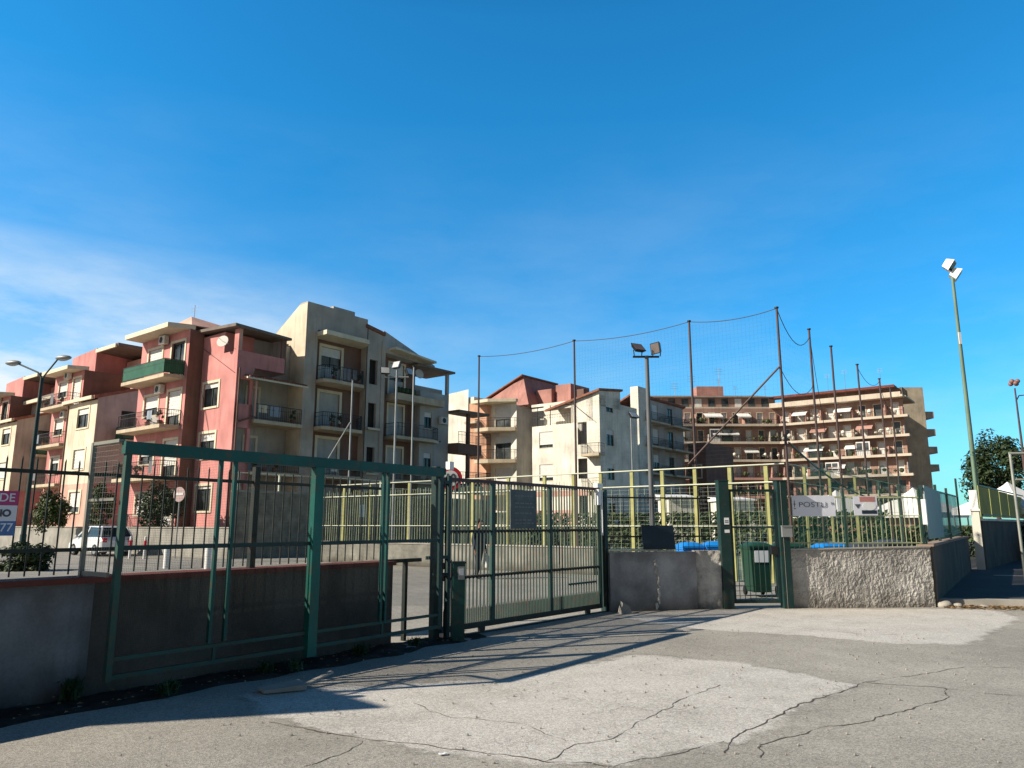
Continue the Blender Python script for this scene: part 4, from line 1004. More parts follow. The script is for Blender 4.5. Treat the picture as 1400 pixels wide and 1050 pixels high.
# ---- parked cars
def car(lab, x, y, rot, paint, L=3.9, H=1.48, Wd=1.66):
    t = Thing('parked_car', lab, 'car', (x, y, 0), rot, 'cars parked in the yard')
    h = Wd/2
    low = [(-L/2, .35), (-L/2+.02, .78), (-L/2+.22, .98), (.0, .96), (L*.24, .92), (L*.42, .80), (L/2-.03, .62), (L/2, .35)]
    w = MB()
    sec = []
    for f, ins in ((-1, .0), (-.93, -.0), (.93, 0), (1, 0)):
        k = 1 if abs(f) < .95 else .96
        sec.append([(px*k, f*h, .22+(pz-.22)*(1 if abs(f) < .95 else .94)) for px, pz in [(-L/2+.1, .22)]+low+[(L/2-.1, .22)]])
    n = len(sec[0])
    vs = [p for s_ in sec for p in s_]; fs = []
    for k in range(3):
        for i in range(n): fs.append((k*n+i, k*n+(i+1) % n, (k+1)*n+(i+1) % n, (k+1)*n+i))
    fs += [tuple(range(n)), tuple(range(3*n, 4*n))[::-1]]
    w.add(vs, fs); t.part('body', w, paint)
    cab0 = [(-L/2+.2, .97), (L*.24, .93)]; 
    w = MB(); hi = h*.95; ht = h*.76
    b = [(-L/2+.2, -hi, .97), (L*.25, -hi, .93), (L*.25, hi, .93), (-L/2+.2, hi, .97)]
    tp = [(-L/2+.5, -ht, H-.04), (L*.06, -ht, H), (L*.06, ht, H), (-L/2+.5, ht, H-.04)]
    w.hexa(b+tp); t.part('glazing', w, m_carg)
    w = MB(); w.hexa([(p[0]*1.0, p[1]*1.01, p[2]) for p in tp]+[(-L/2+.6, -ht*.9, H+.035), (L*.02, -ht*.9, H+.045), (L*.02, ht*.9, H+.045), (-L/2+.6, ht*.9, H+.035)]); t.part('roof', w, paint)
    for i in range(4):
        w = MB(); w.sbar(b[i], tp[i], .07, .07); t.part('roof_pillar', w, paint)
    for sy in (-1, 1):
        w = MB(); w.sbar((-.1, sy*hi*1.0, .95), (-.15, sy*ht*1.01, H-.02), .09, .05); t.part('roof_pillar', w, paint)
    for sx in (-1, 1):
        for sy in (-1, 1):
            c = (sx*L*.32, sy*(h-.09), .3)
            w = MB(); w.bar((c[0], c[1]-.1, .3), (c[0], c[1]+.1, .3), .3, 22); wh = t.part('wheel', w, m_tyre)
            w = MB(); w.bar((c[0], c[1]+sy*.095, .3), (c[0], c[1]+sy*.108, .3), .19, 18); t.part('rim', w, m_alloy, wh)
    for sy in (-1, 1):
        w = MB(); w.sphere((L/2-.12, sy*h*.68, .68), .15, 10, 6, (.7, 1, .6)); t.part('headlight', w, m_lamp)
        w = MB(); w.box(-L/2-.005, -L/2+.06, sy*h*.78-.1, sy*h*.78+.1, .7, .92); t.part('tail_light', w, m_red)
        w = MB(); w.sphere((L*.2, sy*(h+.09), .98), .1, 8, 6, (.6, 1, .7)); t.part('mirror', w, paint)
    w = MB(); w.box(L/2-.02, L/2+.03, -.35, .35, .36, .5); t.part('bumper_grille', w, m_black)
    w = MB(); w.box(-L/2-.02, -L/2+.01, -.26, .26, .5, .62); t.part('number_plate', w, m_label)
car('white hatchback parked before the low grey retaining wall', -21.9, 40.6, radians(142), m_carw)

# ---- person behind the sliding gate
def person():
    V = []; Ed = []; Rr = []
    def add(p, r, par=None):
        V.append(p); Rr.append(r)
        if par is not None: Ed.append((par, len(V)-1))
        return len(V)-1
    pel = add((0, 0, .93), (.155, .115))
    sp = add((0, .0, 1.12), (.145, .105), pel); ch = add((0, .01, 1.32), (.165, .115), sp); nk = add((0, 0, 1.47), (.062, .062), ch); hb = add((0, -.015, 1.54), (.062, .07), nk); hd = add((0, -.02, 1.64), (.078, .095), hb); add((0, -.01, 1.71), (.06, .075), hd)
    for s in (-1, 1):
        hp = add((s*.09, 0, .86), (.095, .10), pel); kn = add((s*.10, -.03+.09*(s > 0), .48), (.062, .064), hp); an = add((s*.10, .03+.14*(s > 0), .09), (.042, .045), kn)
        ft = add((s*.105, -.05+.14*(s > 0), .04), (.04, .035), an); add((s*.11, -.16+.14*(s > 0), .03), (.035, .026), ft)
        sh = add((s*.19, .01, 1.38), (.065, .065), ch); el = add((s*.25, .03, 1.1), (.046, .046), sh); wr = add((s*.26, -.05, .87), (.03, .032), el)
        pm = add((s*.26, -.07, .80), (.026, .036), wr)
        for k in range(4): 
            f1 = add((s*.265, -.035-.021*k, .745-.006*(k in (1, 2))), (.0095, .0095), pm); add((s*.25, -.037-.021*k, .70-.008*(k in (1, 2))), (.008, .008), f1)
        th = add((s*.245, -.112, .79), (.011, .011), pm); add((s*.24, -.12, .75), (.009, .009), th)
    me = D.meshes.new('body'); me.from_pydata(V, Ed, []); o = D.objects.new('tmp', me); col.objects.link(o)
    md = o.modifiers.new('s', 'SKIN'); 
    for i, r in enumerate(Rr): me.skin_vertices[0].data[i].radius = r
    me.skin_vertices[0].data[0].use_root = True
    o.modifiers.new('b', 'SUBSURF').levels = 2
    dg = bpy.context.evaluated_depsgraph_get(); dg.update()
    m2 = D.meshes.new_from_object(o.evaluated_get(dg)); D.objects.remove(o)
    m2.name = 'body'; m2.materials.clear(); m2.materials.append(m_cloth); m2.materials.append(m_skin)
    for p in m2.polygons:
        c = p.center
        if c.z > 1.49 or (c.z < .87 and abs(c.x) > .215): p.material_index = 1
        p.use_smooth = True
    t = Thing('person', 'person in dark blue clothes standing behind the sliding gate with a white bag', 'person', (-1.0, 23.1, 0), radians(50))
    link('body', m2, t.o)
    w = MB(); w.sphere((0, .005, 1.685), .1, 14, 10, (.92, 1.08, .95)); w.v = [v if not (v[1] < -.05 and v[2] < 1.7) else (v[0], -.05, v[2]) for v in w.v]; t.part('hair', w, m_hair)
    w = MB(); w.sphere((0, -.125, 1.635), .022, 8, 6, (.8, 1, 1.3)); t.part('nose', w, m_skin)
    for s in (-1, 1):
        w = MB(); w.sphere((s*.034, -.108, 1.655), .011, 8, 6); t.part('eye', w, m_black)
        w = MB(); w.sphere((s*.088, -.01, 1.64), .03, 8, 6, (.35, .7, 1)); t.part('ear', w, m_skin)
    w = MB(); w.box(-.024, .024, -.114, -.106, 1.592, 1.60); t.part('mouth', w, m_red)
    w = MB(); nz = 10; rings = []
    for k in range(nz+1):
        f = k/nz; rr = .12*(.75+.5*sin(f*pi*.9))*(1-.5*f); rings.append([(.27+rr*.75*cos(i*.5236), -.06+rr*sin(i*.5236)*1.1, .32+.42*f) for i in range(12)])
    for A_, B_ in zip(rings[:-1], rings[1:]):
        n0 = len(w.v); w.add(A_+B_, [(i, (i+1) % 12, 12+(i+1) % 12, 12+i) for i in range(12)], True)
    w.add(rings[0], [tuple(range(12))[::-1]])
    th = radians(50); o = single('carrier_bag', w, m_tent, 'white carrier bag held by the person behind the sliding gate', 'bag', (-1.0, 23.1, 0), th)
person()

# ---- unseen house added left of the view, outline skewed to cast the road shadow
HX, HY = -8.8, 4.8
t = Thing('shadow_caster_house', 'unseen plastered house with a flat roof slab, added to cast the shadow on the road', 'house', (HX, HY, 0), 0)
def para(m, a=4.2, b=3.8): return [(-m*1.6, m*.3), (-.7*a-m, .7*a-m), (-.7*a-.97*b+m, .7*a-.26*b-m), (-.97*b+m, -.26*b+m*.6)]
w = MB(); w.prism(para(.06)[::-1], -.1, 4.85); t.part('wall', w, m_beige)
w = MB(); w.prism(para(0)[::-1], 4.85, 5.02); t.part('roof', w, m_roofg)
w = MB()
def on_e(u, d): return (-.7*u+.7*d, .7*u+.7*d)
w.prism([on_e(1.2, -.1), on_e(1.2, .0), on_e(2.1, .0), on_e(2.1, -.1)], 0, 2.1); t.part('door', w, m_dgreen)
w = MB(); w.prism([on_e(2.7, -.1), on_e(2.7, .0), on_e(3.5, .0), on_e(3.5, -.1)], 1.4, 2.2); t.part('louvre', w, m_steel)
#PART4
# ================================================================ BUILDINGS
def FL(b): return lambda s, d, z: (s, b-d, z)          # lit face, faces -b
def FS(a): return lambda s, d, z: (a+d, s, z)          # shaded face, faces +a
def fbox(w, f, s0, s1, d0, d1, z0, z1):
    w.hexa([f(s0, d1, z0), f(s1, d1, z0), f(s1, d0, z0), f(s0, d0, z0), f(s0, d1, z1), f(s1, d1, z1), f(s1, d0, z1), f(s0, d0, z1)])
def wallgrid(w, f, s0, s1, z0, z1, ops=(), rev=.2, topf=None):
    S = sorted({s0, s1, *[o[0] for o in ops], *[o[1] for o in ops]}); Z = sorted({z0, z1, *[o[2] for o in ops], *[o[3] for o in ops]})
    for i in range(len(S)-1):
        for j in range(len(Z)-1):
            cs, cz = (S[i]+S[i+1])/2, (Z[j]+Z[j+1])/2
            if any(o[0] < cs < o[1] and o[2] < cz < o[3] for o in ops): continue
            w.quad(f(S[i], 0, Z[j]), f(S[i+1], 0, Z[j]), f(S[i+1], 0, Z[j+1]), f(S[i], 0, Z[j+1]))
    for a, b, c, d in [o[:4] for o in ops]:
        w.quad(f(a, 0, c), f(a, -rev, c), f(a, -rev, d), f(a, 0, d)); w.quad(f(b, 0, c), f(b, 0, d), f(b, -rev, d), f(b, -rev, c))
        w.quad(f(a, 0, d), f(a, -rev, d), f(b, -rev, d), f(b, 0, d)); w.quad(f(a, 0, c), f(b, 0, c), f(b, -rev, c), f(a, -rev, c))
def window(t, f, s0, s1, z0, z1, shut=.5, trim=True, mt=None, door=False, tw=.16):
    """surround, joinery, pane and roller shutter of one opening"""
    w = MB()
    if trim:
        fbox(w, f, s0-tw, s0, .0, .045, z0-(0 if door else .12), z1+tw); fbox(w, f, s1, s1+tw, .0, .045, z0-(0 if door else .12), z1+tw)
        fbox(w, f, s0, s1, .0, .045, z1, z1+tw)
        if not door: fbox(w, f, s0, s1, .0, .07, z0-.12, z0)
    else:
        fbox(w, f, s0-.04, s1+.04, .0, .03, z0-.06, z0)
    win = t.part('balcony_door' if door else 'window', w, mt or m_trim)
    w = MB()
    fbox(w, f, s0, s0+.07, -.17, -.09, z0, z1); fbox(w, f, s1-.07, s1, -.17, -.09, z0, z1); fbox(w, f, s0+.07, s1-.07, -.17, -.09, z1-.09, z1); fbox(w, f, s0+.07, s1-.07, -.17, -.09, z0, z0+.07)
    m = (s0+s1)/2; fbox(w, f, m-.035, m+.035, -.165, -.095, z0+.07, z1-.09)
    t.part('frame', w, m_frameg, win)
    w = MB(); w.quad(f(s0, -.15, z0), f(s1, -.15, z0), f(s1, -.15, z1), f(s0, -.15, z1)); t.part('pane', w, m_glass, win)
    if shut > 0:
        w = MB(); zb = z1-(z1-z0)*shut; k = max(2, int((z1-zb)/.11)); h = (z1-zb)/k
        for i in range(k): fbox(w, f, s0+.02, s1-.02, -.088, -.06-.012*(i % 2), zb+h*i, zb+h*(i+1)-.012)
        fbox(w, f, s0+.02, s1-.02, -.0885, -.08, zb, z1)
        t.part('shutter', w, m_shut, win)
    return win
def railing(w, pts, z, h=.95, step=.14, r=.011):
    for p, q in zip(pts[:-1], pts[1:]):
        L = math.dist(p, q); n = max(1, round(L/step))
        P = lambda k, zz: (p[0]+(q[0]-p[0])*k/n, p[1]+(q[1]-p[1])*k/n, zz)
        w.bar(P(0, z+h), P(n, z+h), .025, 4); w.bar(P(0, z+.1), P(n, z+.1), .016, 4); w.bar(P(0, z+h*.72), P(n, z+h*.72), .014, 4)
        for k in range(n+1): w.bar(P(k, z), P(k, z+h), r*2 if k in (0, n) else r, 4, caps=False)
def balcony(t, poly, z, edge, green=False, th=.22, mt=None, rail=True, h=.95):
    """poly: outline; edge: indices of the outline walked by the railing"""
    w = MB(); w.prism(poly, z-th, z)
    cx = sum(p[0] for p in poly)/len(poly); cy = sum(p[1] for p in poly)/len(poly)
    s = t.part('balcony', w, mt or m_slab)
    if not rail: return s
    pts = [(poly[i][0]+(cx-poly[i][0])*.03, poly[i][1]+(cy-poly[i][1])*.06) for i in edge]
    w = MB(); railing(w, pts, z, h); t.part('railing', w, m_rail, s)
    if green:
        w = MB()
        for p, q in zip(pts[:-1], pts[1:]): w.quad((p[0], p[1], z+.06), (q[0], q[1], z+.06), (q[0], q[1], z+h-.03), (p[0], p[1], z+h-.03))
        t.part('green_sheet', w, m_gpanel, s)
    return s
def ac(t, f, s, z, w_=.8):
    w = MB(); fbox(w, f, s, s+w_, .08, .38, z, z+.55); o = t.part('air_conditioner', w, m_ac)
    w = MB(); c = f(s+w_*.4, .385, z+.28); n = Vector(f(0, 1, 0))-Vector(f(0, 0, 0)); w.disc(c, .2, n, 18, .02); t.part('fan_grille', w, m_black, o)
LAUN = [M('laundry_'+n, c, rough=.9, var=.1) for n, c in (('white', (.72, .72, .70)), ('blue', (.28, .33, .40)), ('grey', (.20, .20, .22)), ('ochre', (.60, .52, .40)))]
def clutter(t, f, s0, s1, z, d, rn):
    s = s0+.2
    while s < s1-.5:
        k = rn.random()
        if k < .22:
            w_ = rn.uniform(.35, .8); h = rn.uniform(.45, .85); w = MB(); n = 6
            vs = [f(s+w_*i/n, d+.03+.03*sin(i*1.7+s), z+.92-h*j) for j in (0, 1) for i in range(n+1)]
            w.add(vs, [(i, i+1, n+2+i, n+1+i) for i in range(n)], True); t.part('laundry', w, rn.choice(LAUN)); s += w_+.15
        elif k < .6:
            w = MB(); c = f(s+.2, d-.3, z+.2); w.bar((c[0], c[1], z), (c[0], c[1], z+.3), .13, 8, .17); p_ = t.part('flower_pot', w, m_roof)
            w = MB(); leaves(w, (c[0], c[1], z+.6), (.28, .28, .35), 90, .09, 5, int(s*100)); t.part('plant', w, m_leaf2, p_); s += .7
        else: s += rn.uniform(.5, 1.2)
def dish(t, f, s, z):
    w = MB(); c = Vector(f(s, .45, z)); n = (Vector(f(0, 1, 0))-Vector(f(0, 0, 0)))*.8+Vector((.5, -.2, .3)); n.normalize()
    w.disc(c, .38, n, 20, .03); w.bar(f(s, 0, z-.1), c, .025, 5); w.bar(c, c+n*.45, .012, 4); t.part('satellite_dish', w, m_ac)
def pipe(t, p, z0, z1, mt=None):
    w = MB(); w.bar((p[0], p[1], z0), (p[0], p[1], z1), .055, 8); t.part('drainpipe', w, mt or m_brown)
FZ = (1.55, 4.75, 7.9, 11.05)
rnd = random.Random(99)

def pink_bay(t, a0, a1, b, sd, mw, dz=0, green=(3,), top=13.75, ground=True):
    """window and balcony door on a lit face, with angled slabs in front"""
    w_ = a1-a0
    wa, wb = a0+w_*.17, a0+w_*.46; da, db = a0+w_*.66, a0+w_*.92
    ops = []
    for k, z in enumerate(FZ):
        z += dz
        ops += [(wa, wb, z+.95, z+2.25), (da, db, z+.05, z+2.3)]
    w = MB(); wallgrid(w, FL(b), a0, a1, 1.38, top, ops); t.part('wall', w, mw)
    f = FL(b)
    for k, z in enumerate(FZ):
        z += dz
        window(t, f, wa, wb, z+.95, z+2.25, rnd.choice((.35, .6, .9, 1.)))
        window(t, f, da, db, z+.05, z+2.3, rnd.choice((.0, .7, 1., 1.)), door=True)
        if k: balcony(t, [(a0+.05, b), (a0+.15, b-sd), (a1-.45, b-sd), (a1-.25, b)], z, (0, 1, 2, 3), green=k in green)
        else: balcony(t, [(a0+.1, b), (a0+.2, b-sd*.8), (a1-.5, b-sd*.8), (a1-.4, b)], z, (0, 1, 2, 3), th=.6)
    for k in (3, 2): ac(t, f, wb+.1, FZ[k]+dz+2.35-.1*(k == 2), .75)
    # eave over the bay with the same outline
    w = MB(); w.prism([(a0-.1, b+.3), (a0-.05, b-sd*.95), (a1-.6, b-sd*.95), (a1-.1, b-.15), (a1+.05, b+.3)], top, lambda i: top+.3)
    t.part('eave', w, m_trim)

# ---------------------------------------------------------------- pink house
t = est('apartment_house', 'salmon pink apartment house with green sheeted top balcony and roofed corner terrace', -44, 24.5, group='apartment houses of the estate')
pink_bay(t, -50.3, -44.12, 23.5, 1.25, m_pink, dz=-.28)
# shaded flank of the bay
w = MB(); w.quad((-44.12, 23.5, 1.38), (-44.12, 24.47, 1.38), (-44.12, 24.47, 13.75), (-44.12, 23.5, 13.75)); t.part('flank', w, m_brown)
w = MB(); w.quad((-50.3, 30, 1.38), (-50.3, 23.5, 1.38), (-50.3, 23.5, 13.75), (-50.3, 30, 13.75)); t.part('left_side', w, m_pink)
pipe(t, (-44.22, 24.35), 1.4, 13.6)
# corner tower with the window column
f = FL(24.47); wa, wb = -43.72, -42.0
ops = [(wa, wb, z+.85, z+2.35) for z in FZ[:3]]
w = MB(); wallgrid(w, f, -44.12, -40.15, 1.38, 12.0, ops); wallgrid(w, f, -44.12, -41.7, 12.0, 13.35); wallgrid(w, f, -40.62, -40.15, 12.0, 13.35)
w.quad((-41.7, 24.47, 12), (-41.7, 26.5, 12), (-41.7, 26.5, 13.35), (-41.7, 24.47, 13.35))
t.part('wall', w, m_pink)
for z, s_ in zip(FZ[:3], (.12, .3, .2)): window(t, f, wa, wb, z+.85, z+2.35, s_)
# right side: parapets, corner posts and loggias
def side(w, b0, b1, z0, z1, a=-40.15, th=.22): w.box(a-th, a, b0, b1, z0, z1)
w = MB()
side(w, 24.472, 27.8, 11.05, 12.0); side(w, 24.472, 25.6, 10.25, 11.05)
side(w, 24.472, 25.65, 7.3, 8.75); side(w, 24.472, 25.65, 4.15, 5.5); side(w, 24.472, 25.65, 1.38, 2.4)
for b in (24.475, 25.43): side(w, b, b+.22, 1.38, 10.25)
t.part('side_wall', w, m_pink)
w = MB(); w.box(-40.4, -40.15, 24.475, 24.72, 12.0, 13.35); t.part('terrace_post', w, m_pink2)
w = MB(); w.box(-40.33, -40.17, 27.55, 27.72, 12.0, 13.3); t.part('terrace_post', w, m_brown)
w = MB(); w.quad((-41.75, 24.6, 1.38), (-41.75, 29.3, 1.38), (-41.75, 29.3, 13.3), (-41.75, 24.6, 13.3)); w.quad((-44, 27.9, 11), (-40.2, 27.9, 11), (-40.2, 27.9, 13.3), (-44, 27.9, 13.3)); t.part('back_wall', w, m_grey)
w = MB(); w.box(-41.74, -41.6, 24.5, 25.4, 1.38, 11); t.part('loggia_back', w, m_pink)
w = MB()
for z in FZ[1:]: w.box(-41.7, -40.2, 24.6, 25.7, z-.2, z)
t.part('loggia_floor', w, m_slab)
for z in FZ[:3]:
    for b in (26.3, 28.1): window(t, FS(-41.75), b, b+.75, z+.05, z+2.2, .0, door=True, trim=(b < 27))
for z in FZ[1:3]: balcony(t, [(-41.75, 25.7), (-39.95, 25.7), (-39.95, 29.25), (-41.75, 29.25)], z, (1, 2))
w = MB(); w.hexa([(-41.74, 25.2, 10.75), (-39.6, 24.9, 10.25), (-39.6, 29.3, 10.25), (-41.74, 29.3, 10.75), (-41.74, 25.2, 10.85), (-39.6, 24.9, 10.36), (-39.6, 29.3, 10.36), (-41.74, 29.3, 10.85)]); cn = t.part('canopy', w, m_trim)
w = MB()
for k in range(22):
    b = 25.0+4.25*k/22; w.bar((-41.7, b+.1, 10.87), (-39.6, b+.1, 10.38), .085, 6)
t.part('canopy_tiles', w, m_roof, cn)
w = MB(); w.box(-40.05, -39.95, 25.72, 25.8, 8, 10.25); t.part('canopy_post', w, m_pink2)
pipe(t, (-40.05, 24.62), 1.4, 10.9)
w = MB(); w.bar((-40.0, 24.62, 7.6), (-39.95, 25.75, 8.05), .05, 6); t.part('drainpipe', w, m_brown)
# floors and roof
w = MB(); w.hexa([(-44.3, 24.0, 13.6), (-39.8, 24.0, 13.35), (-39.8, 28.0, 13.2), (-44.3, 28.0, 13.6), (-44.3, 24.0, 13.78), (-39.8, 24.0, 13.53), (-39.8, 28.0, 13.35), (-44.3, 28.0, 13.78)]); t.part('terrace_roof', w, m_roofg)
w = MB(); w.box(-50, -41.8, 24.6, 29.2, 11.0, 11.04); t.part('top_floor', w, m_slab)
w = MB(); w.hexa([(-50.2, 23.6, 14.05), (-44.2, 23.6, 14.05), (-44.2, 29, 13.9), (-50.2, 29, 13.9), (-50.2, 24.0, 14.3), (-46.2, 24.6, 15.15), (-44.4, 28, 14.3), (-50.2, 29, 14.6)]); t.part('roof', w, m_pink2)
w = MB(); w.bar((-46.6, 25, 14.8), (-46.6, 25, 16.1), .02, 5); w.bar((-47.1, 25, 15.9), (-46.1, 25, 15.9), .012, 4); w.bar((-47.0, 25, 15.7), (-46.2, 25, 15.7), .012, 4); t.part('aerial', w, m_steel)
w = MB(); w.bar((-42, 26, 13.6), (-42, 26, 14.0), .18, 8); t.part('vent_pipe', w, m_roofg)
w = MB(); w.box(-50.2, -41.85, 24.7, 29.2, 1.38, 13.5); t.part('core', w, m_brown)

rr = random.Random(17)
for z in FZ[1:3]: clutter(t, FL(23.5), -49.8, -44.8, z-.28, 1.22, rr)
clutter(t, FS(-41.75), 25.8, 29.2, FZ[2], 1.75, rr); clutter(t, FS(-41.75), 25.8, 29.2, FZ[1], 1.75, rr)
dish(t, FL(24.47), -41.2, 12.6); dish(t, FL(23.5), -47.0, 8.0)
w = MB(); w.bar((-44.05, 24.43, 12.6), (-40.3, 24.42, 10.6), .018, 4); w.bar((-43.9, 24.43, 9.9), (-42.6, 24.43, 6.9), .015, 4); t.part('cable', w, m_rail)
# ---------------------------------------------------------------- beige house
t = est('apartment_house', 'beige apartment house with blank cream gable and brown balcony recesses', -40.15, 29.3, group='apartment houses of the estate')
A = -40.15
w = MB(); w.quad((-47, 29.3, 1.38), (A, 29.3, 1.38), (A, 29.3, 16.1), (-41.0, 29.3, 16.1), (-47, 29.3, 12.3)); t.part('gable', w, m_cream)
f = FS(A)
def doorset(b0, b1, zs): return [(b0, b1, z+.05, z+2.5) for z in zs]
# strip and first recess
w = MB(); wallgrid(w, f, 29.3, 30.25, 1.38, 16.1); w.box(A-.75, A, 30.25, 34.55, 14.45, 16.1) 
wallgrid(w, f, 34.62, 35.85, 1.38, 15.45, [(34.85, 35.6, z+.4, z+2.2) for z in FZ]); wallgrid(w, f, 35.85, 36.15, 1.38, 15.3)
w.quad((A, 34.55, 1.38), (A-.7, 34.55, 1.38), (A-.7, 34.55, 14.45), (A, 34.55, 14.45)); w.quad((A-.7, 30.25, 1.38), (A, 30.25, 1.38), (A, 30.25, 14.45), (A-.7, 30.25, 14.45))
t.part('wall', w, m_beige)
w = MB()
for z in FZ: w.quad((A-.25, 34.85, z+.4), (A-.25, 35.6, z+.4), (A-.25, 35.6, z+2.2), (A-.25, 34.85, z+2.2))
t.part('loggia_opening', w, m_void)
fr = FS(A-.6)
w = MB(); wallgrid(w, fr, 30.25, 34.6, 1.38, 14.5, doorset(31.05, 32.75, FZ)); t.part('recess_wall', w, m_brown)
for k, z in enumerate(FZ):
    window(t, fr, 31.05, 32.75, z+.05, z+2.5, (.0, .85, .75, .25)[k], door=True, tw=.2)
    if k: balcony(t, [(A-.6, 30.3), (A+.75, 30.3), (A+.95, 30.9), (A+.95, 33.6), (A-.6, 34.5)], z, (0, 1, 2, 3, 4))
w = MB(); w.prism([(A-.6, 30.2), (A+1.0, 30.2), (A+1.0, 33.9), (A-.1, 34.5), (A-.6, 34.5)], 14.0, 14.3); t.part('eave', w, m_trim)
w = MB()
for z in FZ[1:3]: w.box(A+.02, A+.25, 34.7, 35.8, z+.25, z+.4)
t.part('ledge', w, m_trim)
w = MB(); w.box(A-.3, A+.05, 35.95, 36.3, 1.38, 14.8); t.part('pilaster', w, m_beige)
# second recess
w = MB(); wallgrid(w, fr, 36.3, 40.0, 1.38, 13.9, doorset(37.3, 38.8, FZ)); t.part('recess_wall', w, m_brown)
for k, z in enumerate(FZ):
    window(t, fr, 37.3, 38.8, z+.05, z+2.4, (.3, .7, .0, .4)[k], door=True)
balcony(t, [(A-.6, 37.0), (A+.7, 37.0), (A+.7, 42.0), (A-.6, 42.0)], FZ[3], (0, 1, 2, 3), rail=False, th=.5)
for z in FZ[1:3]: balcony(t, [(A-.6, 36.9), (A+.8, 36.9), (A+.9, 40.6), (A+.5, 41.6), (A-.6, 41.6)], z, (0, 1, 2, 3, 4))
w = MB(); wallgrid(w, f, 40.0, 43.2, 1.38, 11.7, [(40.5, 41.3, z+.95, z+2.2) for z in FZ[:3]]); w.quad((A-.6, 40, 1.4), (A, 40, 1.4), (A, 40, 11.7), (A-.6, 40, 11.7)); t.part('corner_wall', w, m_grey)
for z in FZ[:3]: window(t, f, 40.5, 41.3, z+.95, z+2.2, .3, trim=False)
w = MB(); w.box(A-.22, A, 42.95, 43.2, 11.7, 13.5); t.part('terrace_post', w, m_grey)
w = MB(); w.box(A-3, A+.3, 39.4, 43.6, 13.5, 13.66); t.part('terrace_roof', w, m_roofg)
w = MB(); w.hexa([(A-1, 36.6, 14.2), (A+.8, 36.6, 14.2), (A+.8, 40.9, 13.85), (A-1, 40.9, 13.85), (A-1, 36.6, 14.38), (A+.8, 36.6, 14.38), (A+.8, 40.9, 14.0), (A-1, 40.9, 14.0)]); t.part('eave', w, m_trim)
w = MB(); w.hexa([(A-6, 36.1, 13.0), (A+.02, 36.1, 14.0), (A+.02, 41.5, 13.7), (A-6, 41.5, 13.0), (A-6, 36.1, 13.5), (A+.02, 36.1, 15.6), (A+.02, 41.5, 13.85), (A-6, 41.5, 13.2)]); t.part('roof', w, m_grey)
w = MB(); w.hexa([(A-6, 34.4, 13.0), (A+.1, 34.4, 15.5), (A+.1, 36.2, 15.2), (A-6, 36.2, 13.0), (A-6, 34.4, 13.2), (A+.1, 34.4, 15.75), (A+.1, 36.2, 15.45), (A-6, 36.2, 13.2)]); t.part('tower_roof', w, m_roof)
w = MB(); w.hexa([(-47, 29.32, 12.2), (A-.76, 29.32, 16.0), (A-.76, 34.5, 16.0), (-47, 34.5, 12.2), (-47, 29.32, 12.4), (A-.76, 29.32, 16.2), (A-.76, 34.5, 16.2), (-47, 34.5, 12.4)]); w.box(A-.76, A, 29.32, 31.5, 16.1, 16.22); w.box(A-1.6, A-.2, 31.6, 33.5, 16.1, 16.45); t.part('roof_slope', w, m_beige)
w = MB(); w.box(-47, A-.65, 29.35, 43.1, 1.38, 12.2); w.box(-43, A-.75, 29.5, 36.0, 12.2, 14.6); w.box(-43, A-.75, 36.0, 39.9, 12.2, 13.8); t.part('core', w, m_grey)
w = MB()
for z in FZ[:3]: w.box(A-.2, A+.05, 42.2, 42.3, z, z+.1)
for k in range(5): w.sphere((A+.5, 37.2+.4*k, 11.3), .24, 8, 6)
t.part('balcony_plants', w, m_leaf)['kind'] = 'stuff'
for z in FZ[1:]: clutter(t, FS(A-.6), 30.9, 33.8, z, 1.5, rr)
for z in FZ[1:3]: clutter(t, FS(A-.6), 37.0, 40.8, z, 1.4, rr)
ac(t, FS(A), 42.0, 9.3, .8); dish(t, FS(A-.6), 40.0, 13.0)
# stack of covered balconies at the far end
w = MB()
for z in FZ[1:3]: w.prism([(A-.2, 43.25), (A+.9, 43.4), (A+.9, 46.2), (A-.2, 46.2)], z-.8, z)
w.box(A+.6, A+.85, 44.6, 44.85, 1.4, 10.3); t.part('rear_balcony', w, m_brown)
w = MB(); railing(w, [(A+.9, 43.4), (A+1.5, 46.6), (A-.2, 46.8)], FZ[2], .9); t.part('rear_railing', w, m_rail); w = MB(); railing(w, [(A+.9, 43.4), (A+1.5, 46.6), (A-.2, 46.8)], FZ[1], .9); t.part('rear_railing', w, m_rail)
w = MB(); w.prism([(A-.4, 43.22), (A+1.1, 43.22), (A+1.4, 46.6), (A-.4, 46.6)], 10.3, 10.5); t.part('rear_roof', w, m_roofg)

